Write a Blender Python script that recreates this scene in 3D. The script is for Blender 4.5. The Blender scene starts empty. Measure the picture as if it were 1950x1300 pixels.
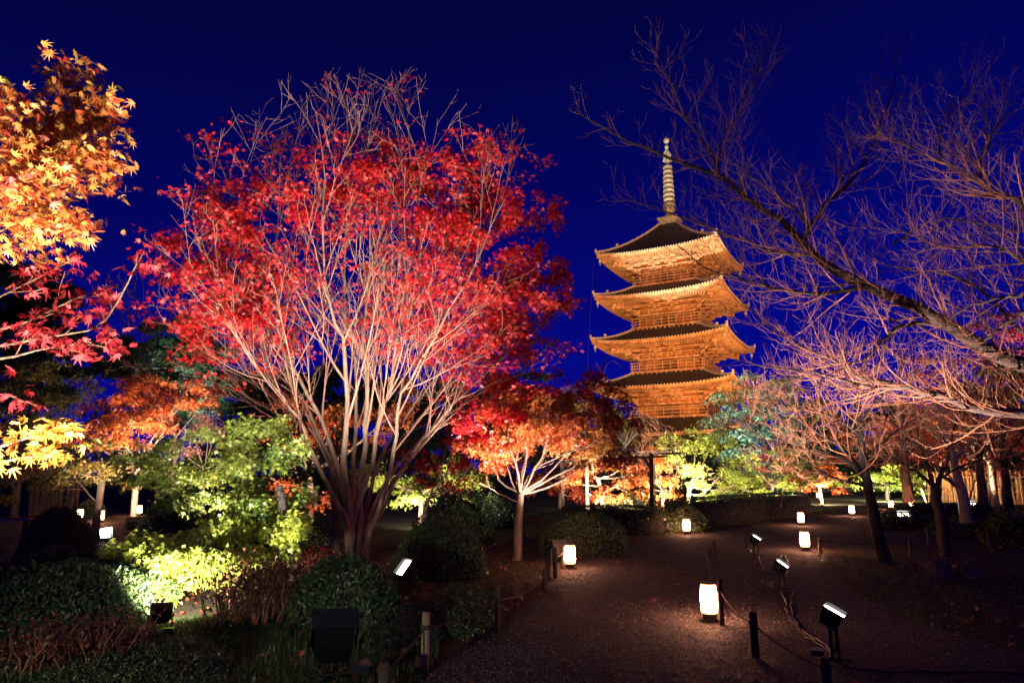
import bpy, math, random
import numpy as np
from mathutils import Vector, Matrix, Quaternion
random.seed(11); rng = np.random.default_rng(11)
SC = bpy.context.scene; COL = SC.collection; R_ = math.radians
# ------------------------------------------------------------------ camera, sky, exposure
PITCH = R_(10.9); CAMZ = 1.6; F = 1300.0
cd = bpy.data.cameras.new('camera'); cam = bpy.data.objects.new('camera', cd); COL.objects.link(cam)
cam.location = (0, 0, CAMZ); cam.rotation_euler = (math.pi/2+PITCH, 0, 0)
cd.sensor_width = 36; cd.lens = 24; cd.clip_end = 1500; SC.camera = cam
SC.view_settings.view_transform = 'Standard'; SC.view_settings.look = 'None'
SC.view_settings.exposure = 0.0; SC.view_settings.gamma = 1.0; SC.view_settings.use_curve_mapping = False
w = bpy.data.worlds.new('World'); SC.world = w; w.use_nodes = True
nt = w.node_tree; nt.nodes.clear()
wo = nt.nodes.new('ShaderNodeOutputWorld'); bg = nt.nodes.new('ShaderNodeBackground')
tc = nt.nodes.new('ShaderNodeTexCoord'); sx = nt.nodes.new('ShaderNodeSeparateXYZ')
rp = nt.nodes.new('ShaderNodeValToRGB'); ml = nt.nodes.new('ShaderNodeMath'); ml.operation = 'MULTIPLY_ADD'
nt.links.new(tc.outputs['Generated'], sx.inputs[0])
ml.inputs[1].default_value = -0.10; nt.links.new(sx.outputs['X'], ml.inputs[0]); nt.links.new(sx.outputs['Z'], ml.inputs[2])
nt.links.new(ml.outputs[0], rp.inputs[0])
e = rp.color_ramp.elements
e[0].position = 0.0; e[0].color = (0.0020, 0.0036, 0.330, 1)
e[1].position = 1.0; e[1].color = (0.0008, 0.0010, 0.018, 1)
for pos, c in ((0.16, (0.0012, 0.0024, 0.215, 1)), (0.36, (0.0009, 0.0016, 0.112, 1)), (0.58, (0.0009, 0.0012, 0.050, 1))):
    q = e.new(pos); q.color = c
nt.links.new(rp.outputs[0], bg.inputs[0]); bg.inputs[1].default_value = 1.0
nt.links.new(bg.outputs[0], wo.inputs[0])

# ------------------------------------------------------------------ picture -> place
CP, SP = math.cos(PITCH), math.sin(PITCH)
def P(px, py, Y):
    a = (px-975)/F; b = (650-py)/F
    d = Vector((a, CP-b*SP, SP+b*CP)); t = Y/d.y
    return Vector((d.x*t, Y, CAMZ+d.z*t))
def G(px, py, z=0.0):
    a = (px-975)/F; b = (650-py)/F
    d = Vector((a, CP-b*SP, SP+b*CP)); t = (z-CAMZ)/d.z
    return Vector((d.x*t, d.y*t, z))
def proj(p):
    x, y, z = p[0], p[1], p[2]-CAMZ
    dep = y*CP+z*SP; up = -y*SP+z*CP
    return 975+F*x/dep, 650-F*up/dep
def mpp(Y): return Y*1.02/F          # metres per picture pixel at distance Y

# ------------------------------------------------------------------ materials
def newmat(name):
    m = bpy.data.materials.new(name); m.use_nodes = True; m.node_tree.nodes.clear()
    o = m.node_tree.nodes.new('ShaderNodeOutputMaterial')
    return m, m.node_tree.nodes, m.node_tree.links, o
def mat(name, c0, c1=None, scale=8, rough=.7, bump=0.0, bscale=None, spec=.4, metal=0.0, stretch=None):
    m, N, L, o = newmat(name); b = N.new('ShaderNodeBsdfPrincipled'); L.new(b.outputs[0], o.inputs[0])
    b.inputs['Roughness'].default_value = rough; b.inputs['Specular IOR Level'].default_value = spec; b.inputs['Metallic'].default_value = metal
    c1 = c1 or tuple(x*.6 for x in c0)
    t = N.new('ShaderNodeTexCoord'); src = t.outputs['Object']
    if stretch:
        mp = N.new('ShaderNodeMapping'); mp.inputs['Scale'].default_value = stretch; L.new(src, mp.inputs[0]); src = mp.outputs[0]
    n = N.new('ShaderNodeTexNoise'); n.inputs['Scale'].default_value = scale; n.inputs['Detail'].default_value = 6; L.new(src, n.inputs['Vector'])
    r = N.new('ShaderNodeValToRGB'); r.color_ramp.elements[0].position = .32; r.color_ramp.elements[1].position = .68
    r.color_ramp.elements[0].color = (*c1, 1); r.color_ramp.elements[1].color = (*c0, 1)
    L.new(n.outputs[0], r.inputs[0]); L.new(r.outputs[0], b.inputs['Base Color'])
    if bump:
        n2 = N.new('ShaderNodeTexNoise'); n2.inputs['Scale'].default_value = bscale or scale*4; n2.inputs['Detail'].default_value = 8; L.new(src, n2.inputs['Vector'])
        bm_ = N.new('ShaderNodeBump'); bm_.inputs['Strength'].default_value = bump; bm_.inputs['Distance'].default_value = .05
        L.new(n2.outputs[0], bm_.inputs['Height']); L.new(bm_.outputs[0], b.inputs['Normal'])
    return m
def emat(name, c, s):
    m, N, L, o = newmat(name); b = N.new('ShaderNodeEmission'); b.inputs[0].default_value = (*c, 1); b.inputs[1].default_value = s
    L.new(b.outputs[0], o.inputs[0]); return m
def leafmat(name, cols, trans=.35, rough=.42, spec=.5):
    m, N, L, o = newmat(name)
    at = N.new('ShaderNodeAttribute'); at.attribute_name = 'var'
    r = N.new('ShaderNodeValToRGB'); el = r.color_ramp.elements
    while len(el) < len(cols): el.new(.5)
    for i, c in enumerate(cols): el[i].position = i/(len(cols)-1); el[i].color = (*c, 1)
    L.new(at.outputs['Fac'], r.inputs[0])
    b = N.new('ShaderNodeBsdfPrincipled'); b.inputs['Roughness'].default_value = rough; b.inputs['Specular IOR Level'].default_value = spec
    tr = N.new('ShaderNodeBsdfTranslucent'); mx = N.new('ShaderNodeMixShader'); mx.inputs[0].default_value = trans
    L.new(r.outputs[0], b.inputs['Base Color']); L.new(r.outputs[0], tr.inputs[0])
    L.new(b.outputs[0], mx.inputs[1]); L.new(tr.outputs[0], mx.inputs[2]); L.new(mx.outputs[0], o.inputs[0])
    return m
M = {}
M['bark'] = mat('maple_bark', (.27, .18, .12), (.13, .085, .06), 9, .8, .5, 30, stretch=(1, 1, .25))
M['bark_dark'] = mat('dark_bark', (.10, .075, .06), (.045, .034, .028), 9, .85, .7, 26, stretch=(1, 1, .4))
M['bark_black'] = mat('blackish_cherry_bark', (.055, .038, .032), (.025, .018, .015), 9, .85, .7, 26, stretch=(1, 1, .4))
M['bark_cherry'] = mat('cherry_bark', (.12, .078, .064), (.05, .034, .028), 10, .75, .6, 30, stretch=(.5, .5, 1.6))
M['twig_cherry'] = mat('cherry_twig', (.42, .175, .095), (.18, .075, .042), 12, .7)
M['twig_maple'] = mat('maple_twig', (.30, .17, .115), (.20, .085, .06), 5, .7)
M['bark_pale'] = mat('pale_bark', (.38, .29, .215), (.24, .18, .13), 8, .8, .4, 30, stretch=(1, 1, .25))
M['red'] = leafmat('red_maple_leaf', [(.18, .004, .005), (.38, .007, .009), (.52, .010, .013), (.60, .020, .022), (.64, .07, .05)])
M['crimson'] = leafmat('crimson_leaf', [(.30, .012, .020), (.50, .022, .036), (.60, .05, .07), (.62, .10, .11)])
M['gold'] = leafmat('golden_leaf', [(.40, .03, .02), (.56, .11, .035), (.64, .22, .05), (.66, .33, .08), (.54, .36, .07)])
M['yellow'] = leafmat('yellow_leaf', [(.56, .17, .03), (.66, .36, .05), (.70, .50, .09), (.66, .54, .12)])
M['orange'] = leafmat('orange_leaf', [(.22, .03, .012), (.42, .07, .02), (.52, .13, .03), (.50, .22, .05)])
M['lime'] = leafmat('lime_leaf', [(.16, .20, .025), (.30, .36, .05), (.44, .47, .08), (.52, .50, .10)])
M['green'] = leafmat('green_leaf', [(.045, .08, .016), (.10, .15, .025), (.18, .23, .04), (.26, .26, .045)])
M['olive'] = leafmat('olive_leaf', [(.08, .085, .02), (.15, .13, .03), (.24, .17, .04), (.28, .12, .03)])
M['dred'] = leafmat('dark_red_leaf', [(.12, .010, .008), (.26, .022, .015), (.36, .05, .02), (.34, .09, .03)])
M['pink'] = leafmat('pink_leaf', [(.46, .12, .11), (.58, .24, .2), (.64, .36, .28)])
M['evergreen'] = leafmat('evergreen_leaf', [(.018, .032, .014), (.035, .058, .024), (.055, .085, .035)], .15)
M['teal'] = leafmat('camphor_leaf', [(.05, .09, .06), (.09, .15, .10), (.15, .22, .15)], .2)
M['azalea'] = leafmat('azalea_leaf', [(.022, .045, .016), (.046, .088, .026), (.075, .12, .036), (.11, .12, .034)], .12, .38)
M['azalea_red'] = leafmat('reddish_shrub_leaf', [(.05, .018, .012), (.12, .03, .02), (.2, .05, .03), (.09, .06, .02)], .2)
M['core'] = mat('shrub_dark_core', (.012, .014, .008), (.006, .007, .004), 6, .9)
M['grass'] = leafmat('grass_blade', [(.025, .05, .012), (.05, .09, .02), (.09, .12, .03)], .25)
M['litter'] = leafmat('fallen_leaf', [(.14, .02, .012), (.30, .04, .025), (.36, .11, .05), (.22, .09, .05)], .1)
M['pebble'] = leafmat('gravel_pebble', [(.10, .075, .07), (.18, .14, .13), (.30, .24, .22)], 0.0, .75)
M['black'] = mat('black_painted_metal', (.008, .008, .008), (.005, .005, .005), 20, .6, spec=.2)
M['darkmetal'] = mat('dark_metal', (.05, .05, .055), (.03, .03, .03), 14, .5, metal=.6)
M['lens'] = emat('floodlight_glass_lit', (1, .93, .86), 22)
M['reflector'] = mat('floodlight_reflector', (.8, .8, .78), (.7, .7, .68), 5, .35)
M['paper'], N_, L_, o_ = newmat('lantern_paper_lit')
em_ = N_.new('ShaderNodeEmission'); tc_ = N_.new('ShaderNodeTexCoord'); sp_ = N_.new('ShaderNodeSeparateXYZ'); cr_ = N_.new('ShaderNodeValToRGB'); mr_ = N_.new('ShaderNodeMapRange')
L_.new(tc_.outputs['Object'], sp_.inputs[0]); L_.new(sp_.outputs['Z'], mr_.inputs[0]); mr_.inputs[1].default_value = .115; mr_.inputs[2].default_value = .525
L_.new(mr_.outputs[0], cr_.inputs[0]); cr_.color_ramp.elements[0].color = (.022, .007, .0026, 1); cr_.color_ramp.elements[1].color = (.010, .0038, .0016, 1)
for p_, c_ in ((.10, (.10, .044, .02, 1)), (.28, (1, .40, .22, 1)), (.60, (1, .40, .22, 1)), (.90, (.06, .028, .014, 1))):
    q_ = cr_.color_ramp.elements.new(p_); q_.color = c_
L_.new(cr_.outputs[0], em_.inputs[0]); em_.inputs[1].default_value = 170; L_.new(em_.outputs[0], o_.inputs[0])
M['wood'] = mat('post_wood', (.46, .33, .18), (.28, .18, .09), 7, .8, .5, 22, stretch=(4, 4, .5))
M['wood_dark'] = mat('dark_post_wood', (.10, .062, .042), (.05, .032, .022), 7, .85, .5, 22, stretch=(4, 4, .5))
M['rope'] = mat('straw_rope', (.11, .07, .045), (.05, .035, .02), 60, .9)
M['cable'] = mat('black_cable', (.012, .011, .011), (.006, .006, .006), 20, .5, spec=.35)
M['stone'] = mat('dark_stone', (.11, .095, .085), (.055, .05, .045), 4, .85, .6, 14)
M['pwood'] = mat('pagoda_timber', (.50, .33, .19), (.26, .12, .06), 1.3, .75, .3, 9)
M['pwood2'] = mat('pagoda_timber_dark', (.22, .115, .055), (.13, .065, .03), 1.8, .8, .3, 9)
M['pdark'] = mat('shadowed_door_timber', (.10, .05, .03), (.06, .03, .02), 2, .8)  # darkness of the door recess is put into this timber colour
M['plaster'] = mat('pagoda_plaster', (.40, .17, .075), (.28, .11, .05), 1.2, .85)
M['tile'] = mat('roof_tile', (.060, .058, .056), (.032, .031, .030), 3, .55)
M['tile_end'] = mat('round_tile_end', (.46, .42, .36), (.30, .27, .23), 3, .7)
M['bronze'] = mat('verdigris_bronze', (.50, .50, .40), (.30, .30, .22), 2.2, .55, metal=.15)
M['bamboo'] = mat('bamboo_fence', (.42, .25, .10), (.28, .15, .06), 3, .7)
M['ochre'] = mat('ochre_wall_plaster', (.42, .28, .07), (.34, .21, .05), 1.1, .85)
M['felt'] = mat('red_felt', (.30, .03, .025), (.2, .02, .02), 8, .9)
M['white'] = mat('pale_board', (.30, .29, .27), (.25, .24, .22), 5, .6)

# ------------------------------------------------------------------ mesh helpers
def make_mesh(name, V, Fc, m, var=None, smooth=False):
    V = np.asarray(V, np.float32).reshape(-1, 3); Fc = np.asarray(Fc, np.int32); k = Fc.shape[1]; nf = len(Fc)
    me = bpy.data.meshes.new(name)
    me.vertices.add(len(V)); me.vertices.foreach_set('co', V.ravel())
    me.loops.add(nf*k); me.loops.foreach_set('vertex_index', Fc.ravel())
    me.polygons.add(nf); me.polygons.foreach_set('loop_start', np.arange(nf, dtype=np.int32)*k)
    me.polygons.foreach_set('loop_total', np.full(nf, k, np.int32))
    if smooth: me.polygons.foreach_set('use_smooth', np.ones(nf, bool))
    if var is not None:
        a = me.attributes.new('var', 'FLOAT', 'FACE'); a.data.foreach_set('value', np.asarray(var, np.float32))
    me.update(calc_edges=True); me.materials.append(m)
    return me
def link(name, data, parent=None, loc=None, kind=None):
    o = bpy.data.objects.new(name, data); COL.objects.link(o)
    if parent is not None: o.parent = parent
    if loc is not None: o.location = loc
    if kind: o['kind'] = kind
    return o
def tag(o, label, cat, group=None):
    o['label'] = label; o['category'] = cat
    if group: o['group'] = group
    return o
def thing(name, label, cat, loc=(0, 0, 0), rotz=0, group=None):
    o = bpy.data.objects.new(name, None); COL.objects.link(o); o.location = loc; o.rotation_euler = (0, 0, rotz)
    o.empty_display_size = .1
    return tag(o, label, cat, group)
class MB:
    """collects simple shapes, all quads/tris kept as polygon lists, joined into one mesh"""
    def __init__(s): s.V = []; s.F = []
    def add(s, V, Fc):
        o = len(s.V); s.V += [tuple(v) for v in V]; s.F += [tuple(i+o for i in f) for f in Fc]
    def box(s, x0, x1, y0, y1, z0, z1, mtx=None):
        V = [Vector(p) for p in ((x0, y0, z0), (x1, y0, z0), (x1, y1, z0), (x0, y1, z0), (x0, y0, z1), (x1, y0, z1), (x1, y1, z1), (x0, y1, z1))]
        if mtx is not None: V = [mtx @ v for v in V]
        s.add(V, [(0, 3, 2, 1), (4, 5, 6, 7), (0, 1, 5, 4), (1, 2, 6, 5), (2, 3, 7, 6), (3, 0, 4, 7)])
    def beam(s, a, b, wd, ht):
        a, b = Vector(a), Vector(b); d = (b-a); L = d.length; d.normalize()
        sd = d.cross(Vector((0, 0, 1)))
        if sd.length < 1e-4: sd = Vector((1, 0, 0))
        sd.normalize(); up = sd.cross(d)
        V = [p+sd*i*wd/2+up*j*ht/2 for p in (a, b) for i, j in ((-1, -1), (1, -1), (1, 1), (-1, 1))]
        s.add(V, [(0, 3, 2, 1), (4, 5, 6, 7), (0, 1, 5, 4), (1, 2, 6, 5), (2, 3, 7, 6), (3, 0, 4, 7)])
    def lathe(s, prof, k=16, c=(0, 0, 0), mtx=None, cap=True):
        V = []; n = len(prof)
        for r, z in prof:
            for i in range(k):
                a = 2*math.pi*i/k; V.append(Vector((c[0]+r*math.cos(a), c[1]+r*math.sin(a), c[2]+z)))
        if mtx is not None: V = [mtx @ v for v in V]
        Fc = [(j*k+i, j*k+(i+1) % k, (j+1)*k+(i+1) % k, (j+1)*k+i) for j in range(n-1) for i in range(k)]
        if cap: Fc += [tuple(range(k-1, -1, -1)), tuple((n-1)*k+i for i in range(k))]
        s.add(V, Fc)
    def tube(s, pts, r, k=6):
        pts = [Vector(p) for p in pts]; n = len(pts); V = []
        for i, p in enumerate(pts):
            t = (pts[min(i+1, n-1)]-pts[max(i-1, 0)]).normalized()
            u = t.cross(Vector((0, 0, 1)) if abs(t.z) < .9 else Vector((1, 0, 0))).normalized(); v = t.cross(u)
            ri = r if not hasattr(r, '__len__') else r[i]
            V += [p+u*math.cos(2*math.pi*j/k)*ri+v*math.sin(2*math.pi*j/k)*ri for j in range(k)]
        s.add(V, [(j*k+i, (j+1)*k+i, (j+1)*k+(i+1) % k, j*k+(i+1) % k) for j in range(n-1) for i in range(k)]+[tuple(range(k)), tuple((n-1)*k+i for i in range(k-1, -1, -1))])
    def mesh(s, name, m, smooth=False):
        me = bpy.data.meshes.new(name); me.from_pydata([tuple(v) for v in s.V], [], s.F); me.materials.append(m)
        if smooth: me.polygons.foreach_set('use_smooth', np.ones(len(me.polygons), bool))
        return me
    def build(s, name, m, parent=None, loc=None, kind=None, smooth=False):
        return link(name, s.mesh(name, m, smooth), parent, loc, kind)
class Tubes:
    """many tapered polylines turned into one mesh"""
    def __init__(s): s.d = {}
    def add(s, pts, rad, k=4): s.d.setdefault((len(pts), k), []).append((pts, rad))
    def build(s, name, m, parent, base, kind=None, smooth=True):
        VV, FF, off = [], [], 0
        for (n, k), L in s.d.items():
            A = np.array([[tuple(p) for p in a] for a, _ in L], np.float64); Rr = np.array([r for _, r in L], np.float64)
            T = np.empty_like(A); T[:, 1:-1] = A[:, 2:]-A[:, :-2]; T[:, 0] = A[:, 1]-A[:, 0]; T[:, -1] = A[:, -1]-A[:, -2]
            T /= np.linalg.norm(T, axis=2, keepdims=True)+1e-9
            av = A[:, -1]-A[:, 0]; av /= np.linalg.norm(av, axis=1, keepdims=True)+1e-9
            ref = np.zeros((len(L), 3)); ref[np.arange(len(L)), np.abs(av).argmin(1)] = 1
            U = np.cross(T, ref[:, None, :]); U /= np.linalg.norm(U, axis=2, keepdims=True)+1e-9
            W = np.cross(T, U); an = 2*np.pi*np.arange(k)/k
            V = A[:, :, None, :]+Rr[:, :, None, None]*(U[:, :, None, :]*np.cos(an)[None, None, :, None]+W[:, :, None, :]*np.sin(an)[None, None, :, None])
            j, i = np.meshgrid(np.arange(n-1), np.arange(k), indexing='ij')
            q = np.stack([j*k+i, j*k+(i+1) % k, (j+1)*k+(i+1) % k, (j+1)*k+i], -1).reshape(-1, 4)
            FF.append((q[None]+np.arange(len(L))[:, None, None]*n*k+off).reshape(-1, 4)); VV.append(V.reshape(-1, 3)); off += len(L)*n*k
        if not VV: return None
        V = np.concatenate(VV)-np.array(base)
        return link(name, make_mesh(name, V, np.concatenate(FF), m, smooth=smooth), parent, None, kind)
def leaf_tpl(angs, lens, sinus, droop=.16):
    """palmate leaf, stalk end at the origin, pointing along +X, normal +Z"""
    pts = []; n = len(angs)
    for i in range(n):
        a = R_(angs[i]); pts.append((.12+lens[i]*math.cos(a), lens[i]*math.sin(a), -droop*lens[i]**2))
        if i < n-1:
            b = R_((angs[i]+angs[i+1])/2); pts.append((.12+sinus*math.cos(b), sinus*math.sin(b), .02))
    V = [(0, 0, 0)]+pts; Fc = [(0, i, i+1) for i in range(1, len(pts))]
    return np.array(V, np.float64), np.array(Fc)
TPL = {
 'maple7': leaf_tpl((-118, -76, -36, 0, 36, 76, 118), (.32, .62, .82, .95, .82, .62, .32), .27),
 'maple5': leaf_tpl((-95, -46, 0, 46, 95), (.45, .76, .92, .76, .45), .24),
 'maple3': leaf_tpl((-62, 0, 62), (.68, .92, .68), .26),
 'oval': (np.array([(0, 0, 0), (.5, -.27, .05), (1, 0, -.05), (.5, .27, .05)], np.float64), np.array([(0, 1, 2), (0, 2, 3)])),
 'blade': (np.array([(-.06, 0, 0), (.06, 0, 0), (.03, .06, .55), (-.03, .06, .55), (0, .22, 1)], np.float64), np.array([(0, 1, 2), (0, 2, 3), (3, 2, 4)])),
 'pebble': (np.array([(.5, 0, 0), (-.25, .43, 0), (-.25, -.43, 0), (0, 0, .4), (0, 0, -.3)], np.float64), np.array([(0, 1, 3), (1, 2, 3), (2, 0, 3)])),
}
def unit(a): return a/(np.linalg.norm(a, axis=-1, keepdims=True)+1e-9)
def frames(D, N):
    D = unit(D); N = unit(N-D*np.sum(D*N, -1, keepdims=True)); return np.stack([D, np.cross(N, D), N], -1)   # columns
def leaf_mesh(name, tpl, pos, fr, size, var, m):
    V, Fc = TPL[tpl]; n = len(pos)
    S3 = np.stack([np.ones(n), rng.uniform(.72, 1.1, n), rng.uniform(-.4, 3.6, n) if tpl.startswith('maple') else np.ones(n)], 1)   # each leaf curls by its own amount
    W = np.einsum('nij,nkj->nki', fr*size[:, None, None], V[None]*S3[:, None, :])+pos[:, None, :]
    FF = (Fc[None]+np.arange(n)[:, None, None]*len(V)).reshape(-1, 3)
    return make_mesh(name, W.reshape(-1, 3), FF, m, np.repeat(var, len(Fc)))
_single = {}
def single_leaf(tpl, mname, v, q=0):
    k = (tpl, mname, v, q)
    if k not in _single:
        V, Fc = TPL[tpl]; _single[k] = make_mesh('leaf', V*np.array(((1, 1, 1), (1, .85, 2.6), (.95, .95, -.4), (1, .75, 3.6))[q]), Fc, M[mname], np.full(len(Fc), v))
    return _single[k]
def crown(parent, base, tpl, mname, pos, nrm, dirs, size, var, singles=0, name='crown'):
    """all leaves of a tree: the nearest SINGLES are objects of their own, the rest one mesh"""
    base = np.array(base); fr = frames(dirs, nrm); pos = pos-base
    idx = np.arange(len(pos))
    if singles:
        dist = np.linalg.norm(pos+base-np.array([0, 0, CAMZ]), axis=1)/size
        order = np.argsort(dist); one, idx = order[:singles], order[singles:]
    o = link(name, leaf_mesh(name, tpl, pos[idx], fr[idx], size[idx], var[idx], M[mname]), parent, None, 'stuff')
    if singles:
        for i in one:
            l = link('leaf', single_leaf(tpl, mname, round(float(np.clip(var[i], 0, 1))*5)/5, int(i) % 4), parent)
            l.matrix_local = Matrix.Translation(pos[i]) @ Matrix(fr[i].tolist()).to_4x4() @ Matrix.Scale(float(size[i]), 4)
    return o
# ------------------------------------------------------------------ branching
def resample(pts, n):
    pts = [Vector(p) for p in pts]; m = len(pts); out = []
    for i in range(n):
        t = i/(n-1)*(m-1); j = min(int(t), m-2); f = t-j
        p0, p1, p2, p3 = pts[max(j-1, 0)], pts[j], pts[j+1], pts[min(j+2, m-1)]
        out.append(.5*((2*p1)+(p2-p0)*f+(2*p0-5*p1+4*p2-p3)*f*f+(3*p1-p0-3*p2+p3)*f**3))
    return out
def rv(): return Vector((random.gauss(0, 1), random.gauss(0, 1), random.gauss(0, 1)))
class Tree:
    """levels: list of dict(n per metre, ang, len, wig, up, t0, flat, seg); segs holds (pts, radii, level)"""
    def __init__(s, levels, env=None, rmin=.003, flatten=None): s.lv = levels; s.env = env; s.segs = []; s.rmin = rmin
    def limb(s, pts, r0, r1, n=14, jit=0.0, children=True):
        pts = resample(pts, n)
        if jit:
            for p in pts[1:]: p += rv()*jit
        rad = [r0+(r1-r0)*(i/(n-1))**.8 for i in range(n)]
        s.segs.append((pts, rad, 0))
        if children: s.kids(pts, rad, 0)
    def kids(s, pts, rad, lvl):
        if lvl >= len(s.lv): return
        q = s.lv[lvl]; n = len(pts)
        L = sum((pts[i+1]-pts[i]).length for i in range(n-1))
        c = max(1, int(L*q['n']*random.uniform(.75, 1.25)))
        az = random.uniform(0, 6.28)
        for j in range(c):
            t = q['t0']+(1-q['t0'])*(j+random.random())/c; t = min(t, .985)
            x = t*(n-1); i = min(int(x), n-2); f = x-i
            p = pts[i].lerp(pts[i+1], f); d = (pts[i+1]-pts[i]).normalized()
            r = rad[i]+(rad[i+1]-rad[i])*f
            az += 2.4+random.uniform(-.5, .5)
            u = d.cross(Vector((.13, .31, .94)) if abs(d.z) < .9 else Vector((1, .2, 0))).normalized(); v = d.cross(u)
            sd = u*math.cos(az)+v*math.sin(az)
            if q.get('flat'): sd.z *= 1-q['flat']
            a = R_(random.gauss(q['ang'], q['ang']*.22))
            nd = (d*math.cos(a)+sd.normalized()*math.sin(a)).normalized()
            s.grow(p, nd, q['len']*random.uniform(.55, 1.25)*(1-q.get('tip', .45)*t), min(r*q.get('rr', .62), q.get('rmax', 9)), lvl)
    def grow(s, p, d, L, r, lvl):
        q = s.lv[lvl]; n = q.get('seg', 5); st = L/(n-1); pts = [p.copy()]; d = d.copy()
        for i in range(n-1):
            d = (d+rv()*q['wig']+Vector((0, 0, q['up']*(1+i*q.get('curl', 0))))).normalized()
            np_ = pts[-1]+d*st
            if s.env and i >= 1 and not s.env(np_): break
            pts.append(np_)
        if len(pts) < 3:
            if len(pts) < 2: return
            pts.insert(1, pts[0].lerp(pts[-1], .5))
        m = len(pts); tip = max(s.rmin, r*.28); r = max(r, s.rmin*1.3)
        rad = [r+(tip-r)*i/(m-1) for i in range(m)]
        s.segs.append((pts, rad, lvl+1)); s.kids(pts, rad, lvl+1)
    def build(s, parent, base, mt, mtw, trunk_k=8, names=('trunk', 'branches', 'twigs')):
        top = max(g[2] for g in s.segs)
        A, B, C = Tubes(), Tubes(), Tubes()
        for pts, rad, l in s.segs:
            if l == 0: A.add(pts, rad, trunk_k)
            elif l == 1 or (l == 2 and top >= 4): B.add(pts, rad, 5)
            else: C.add(pts, rad, 3)
        A.build(names[0], mt, parent, base); B.build(names[1], mtw, parent, base, 'stuff'); C.build(names[2], mtw, parent, base, 'stuff')
    def leafpts(s, minlvl, skip=.25):
        out = []
        for pts, rad, l in s.segs:
            if l >= minlvl:
                for i in range(1, len(pts)):
                    if i/(len(pts)-1) >= skip: out.append((pts[i], (pts[i]-pts[i-1]).normalized()))
        return out
def spray(points, per, spread, size, up=1.0, tilt=.55, flat=.35, keep=None, sz_jit=.3):
    """leaves round twig points: pos, normal, dir, size, var"""
    if keep: points = [x for x in points if random.random() < keep(x[0])]
    p = np.array([tuple(x[0]) for x in points]); d = np.array([tuple(x[1]) for x in points])
    p = np.repeat(p, per, 0); d = np.repeat(d, per, 0); n = len(p)
    off = rng.normal(0, 1, (n, 3)); off[:, 2] *= flat; p = p+off*spread
    N = rng.normal(0, tilt, (n, 3)); N[:, 2] += up
    D = rng.normal(0, 1, (n, 3))+d*.8; D[:, 2] -= .35
    return p, N, D, size*rng.uniform(1-sz_jit, 1+sz_jit, n), rng.random(n)
def pads(defs, leaf, dens, tilt=.5, flat=.33, thick=.8):
    """crown built of leaf pads: defs = (px, py, rx px, ry px, Y[, depth half m]); several flat layers of leaves in each"""
    out = [[], [], [], [], []]; cen = []; dens = dens*5.0
    for q in defs:
        px, py, rx, ry, Y = q[:5]; c = np.array(P(px, py, Y)); a, b = rx*mpp(Y), ry*mpp(Y); dp = q[5] if len(q) > 5 else (a*thick+b)/2
        nl = max(2, int(b*2/.45)); cen.append((c, a, b, dp))
        n_tot = max(30, int(dens*rx*ry/100))
        for l in range(nl*3):
            th = rng.uniform(0, 2*np.pi); ph = rng.uniform(-.95, .95); rr = rng.uniform(.3, .95)*math.sqrt(1-ph*ph*.8)
            sc = c+np.array([a*rr*math.cos(th), dp*rr*math.sin(th), b*ph])
            n = max(6, int(n_tot/(nl*3)*rng.uniform(.5, 1.5)))
            ra = a*rng.uniform(.25, .5); rd = dp*rng.uniform(.25, .5)
            t2 = rng.uniform(0, 2*np.pi, n); r2 = np.sqrt(rng.random(n)); o = np.stack([ra*r2*np.cos(t2), rd*r2*np.sin(t2), -.35*ra*r2**2+rng.normal(0, .05+b*.05, n)], 1)
            pos = sc+o; N = rng.normal(0, tilt, (n, 3)); N[:, 2] += 1; N[:, :2] += o[:, :2]/max(ra, .1)*.5
            D = rng.normal(0, .6, (n, 3)); D[:, :2] += o[:, :2]/max(ra, .1)*.8; D[:, 2] -= .4
            vb = rng.normal(.5, .2)
            for k, x in enumerate((pos, N, D, leaf*rng.uniform(.65, 1.35, n), np.clip(vb+rng.normal(0, .17, n), 0, 1))): out[k].append(x)
    return [np.concatenate(x) for x in out], cen
# ------------------------------------------------------------------ floodlights' light (seen fittings, and unseen ones at chosen positions)
def spot(loc, tgt, W, col=(1, .86, .76), deg=80, blend=.7, rad=.12):
    l = bpy.data.lights.new('floodlight_beam', 'SPOT'); l.energy = W; l.color = col; l.spot_size = R_(deg); l.spot_blend = blend; l.shadow_soft_size = rad
    o = bpy.data.objects.new('floodlight_beam', l); COL.objects.link(o); o.location = loc
    o.rotation_euler = (Vector(tgt)-Vector(loc)).to_track_quat('-Z', 'Y').to_euler(); return o
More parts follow.
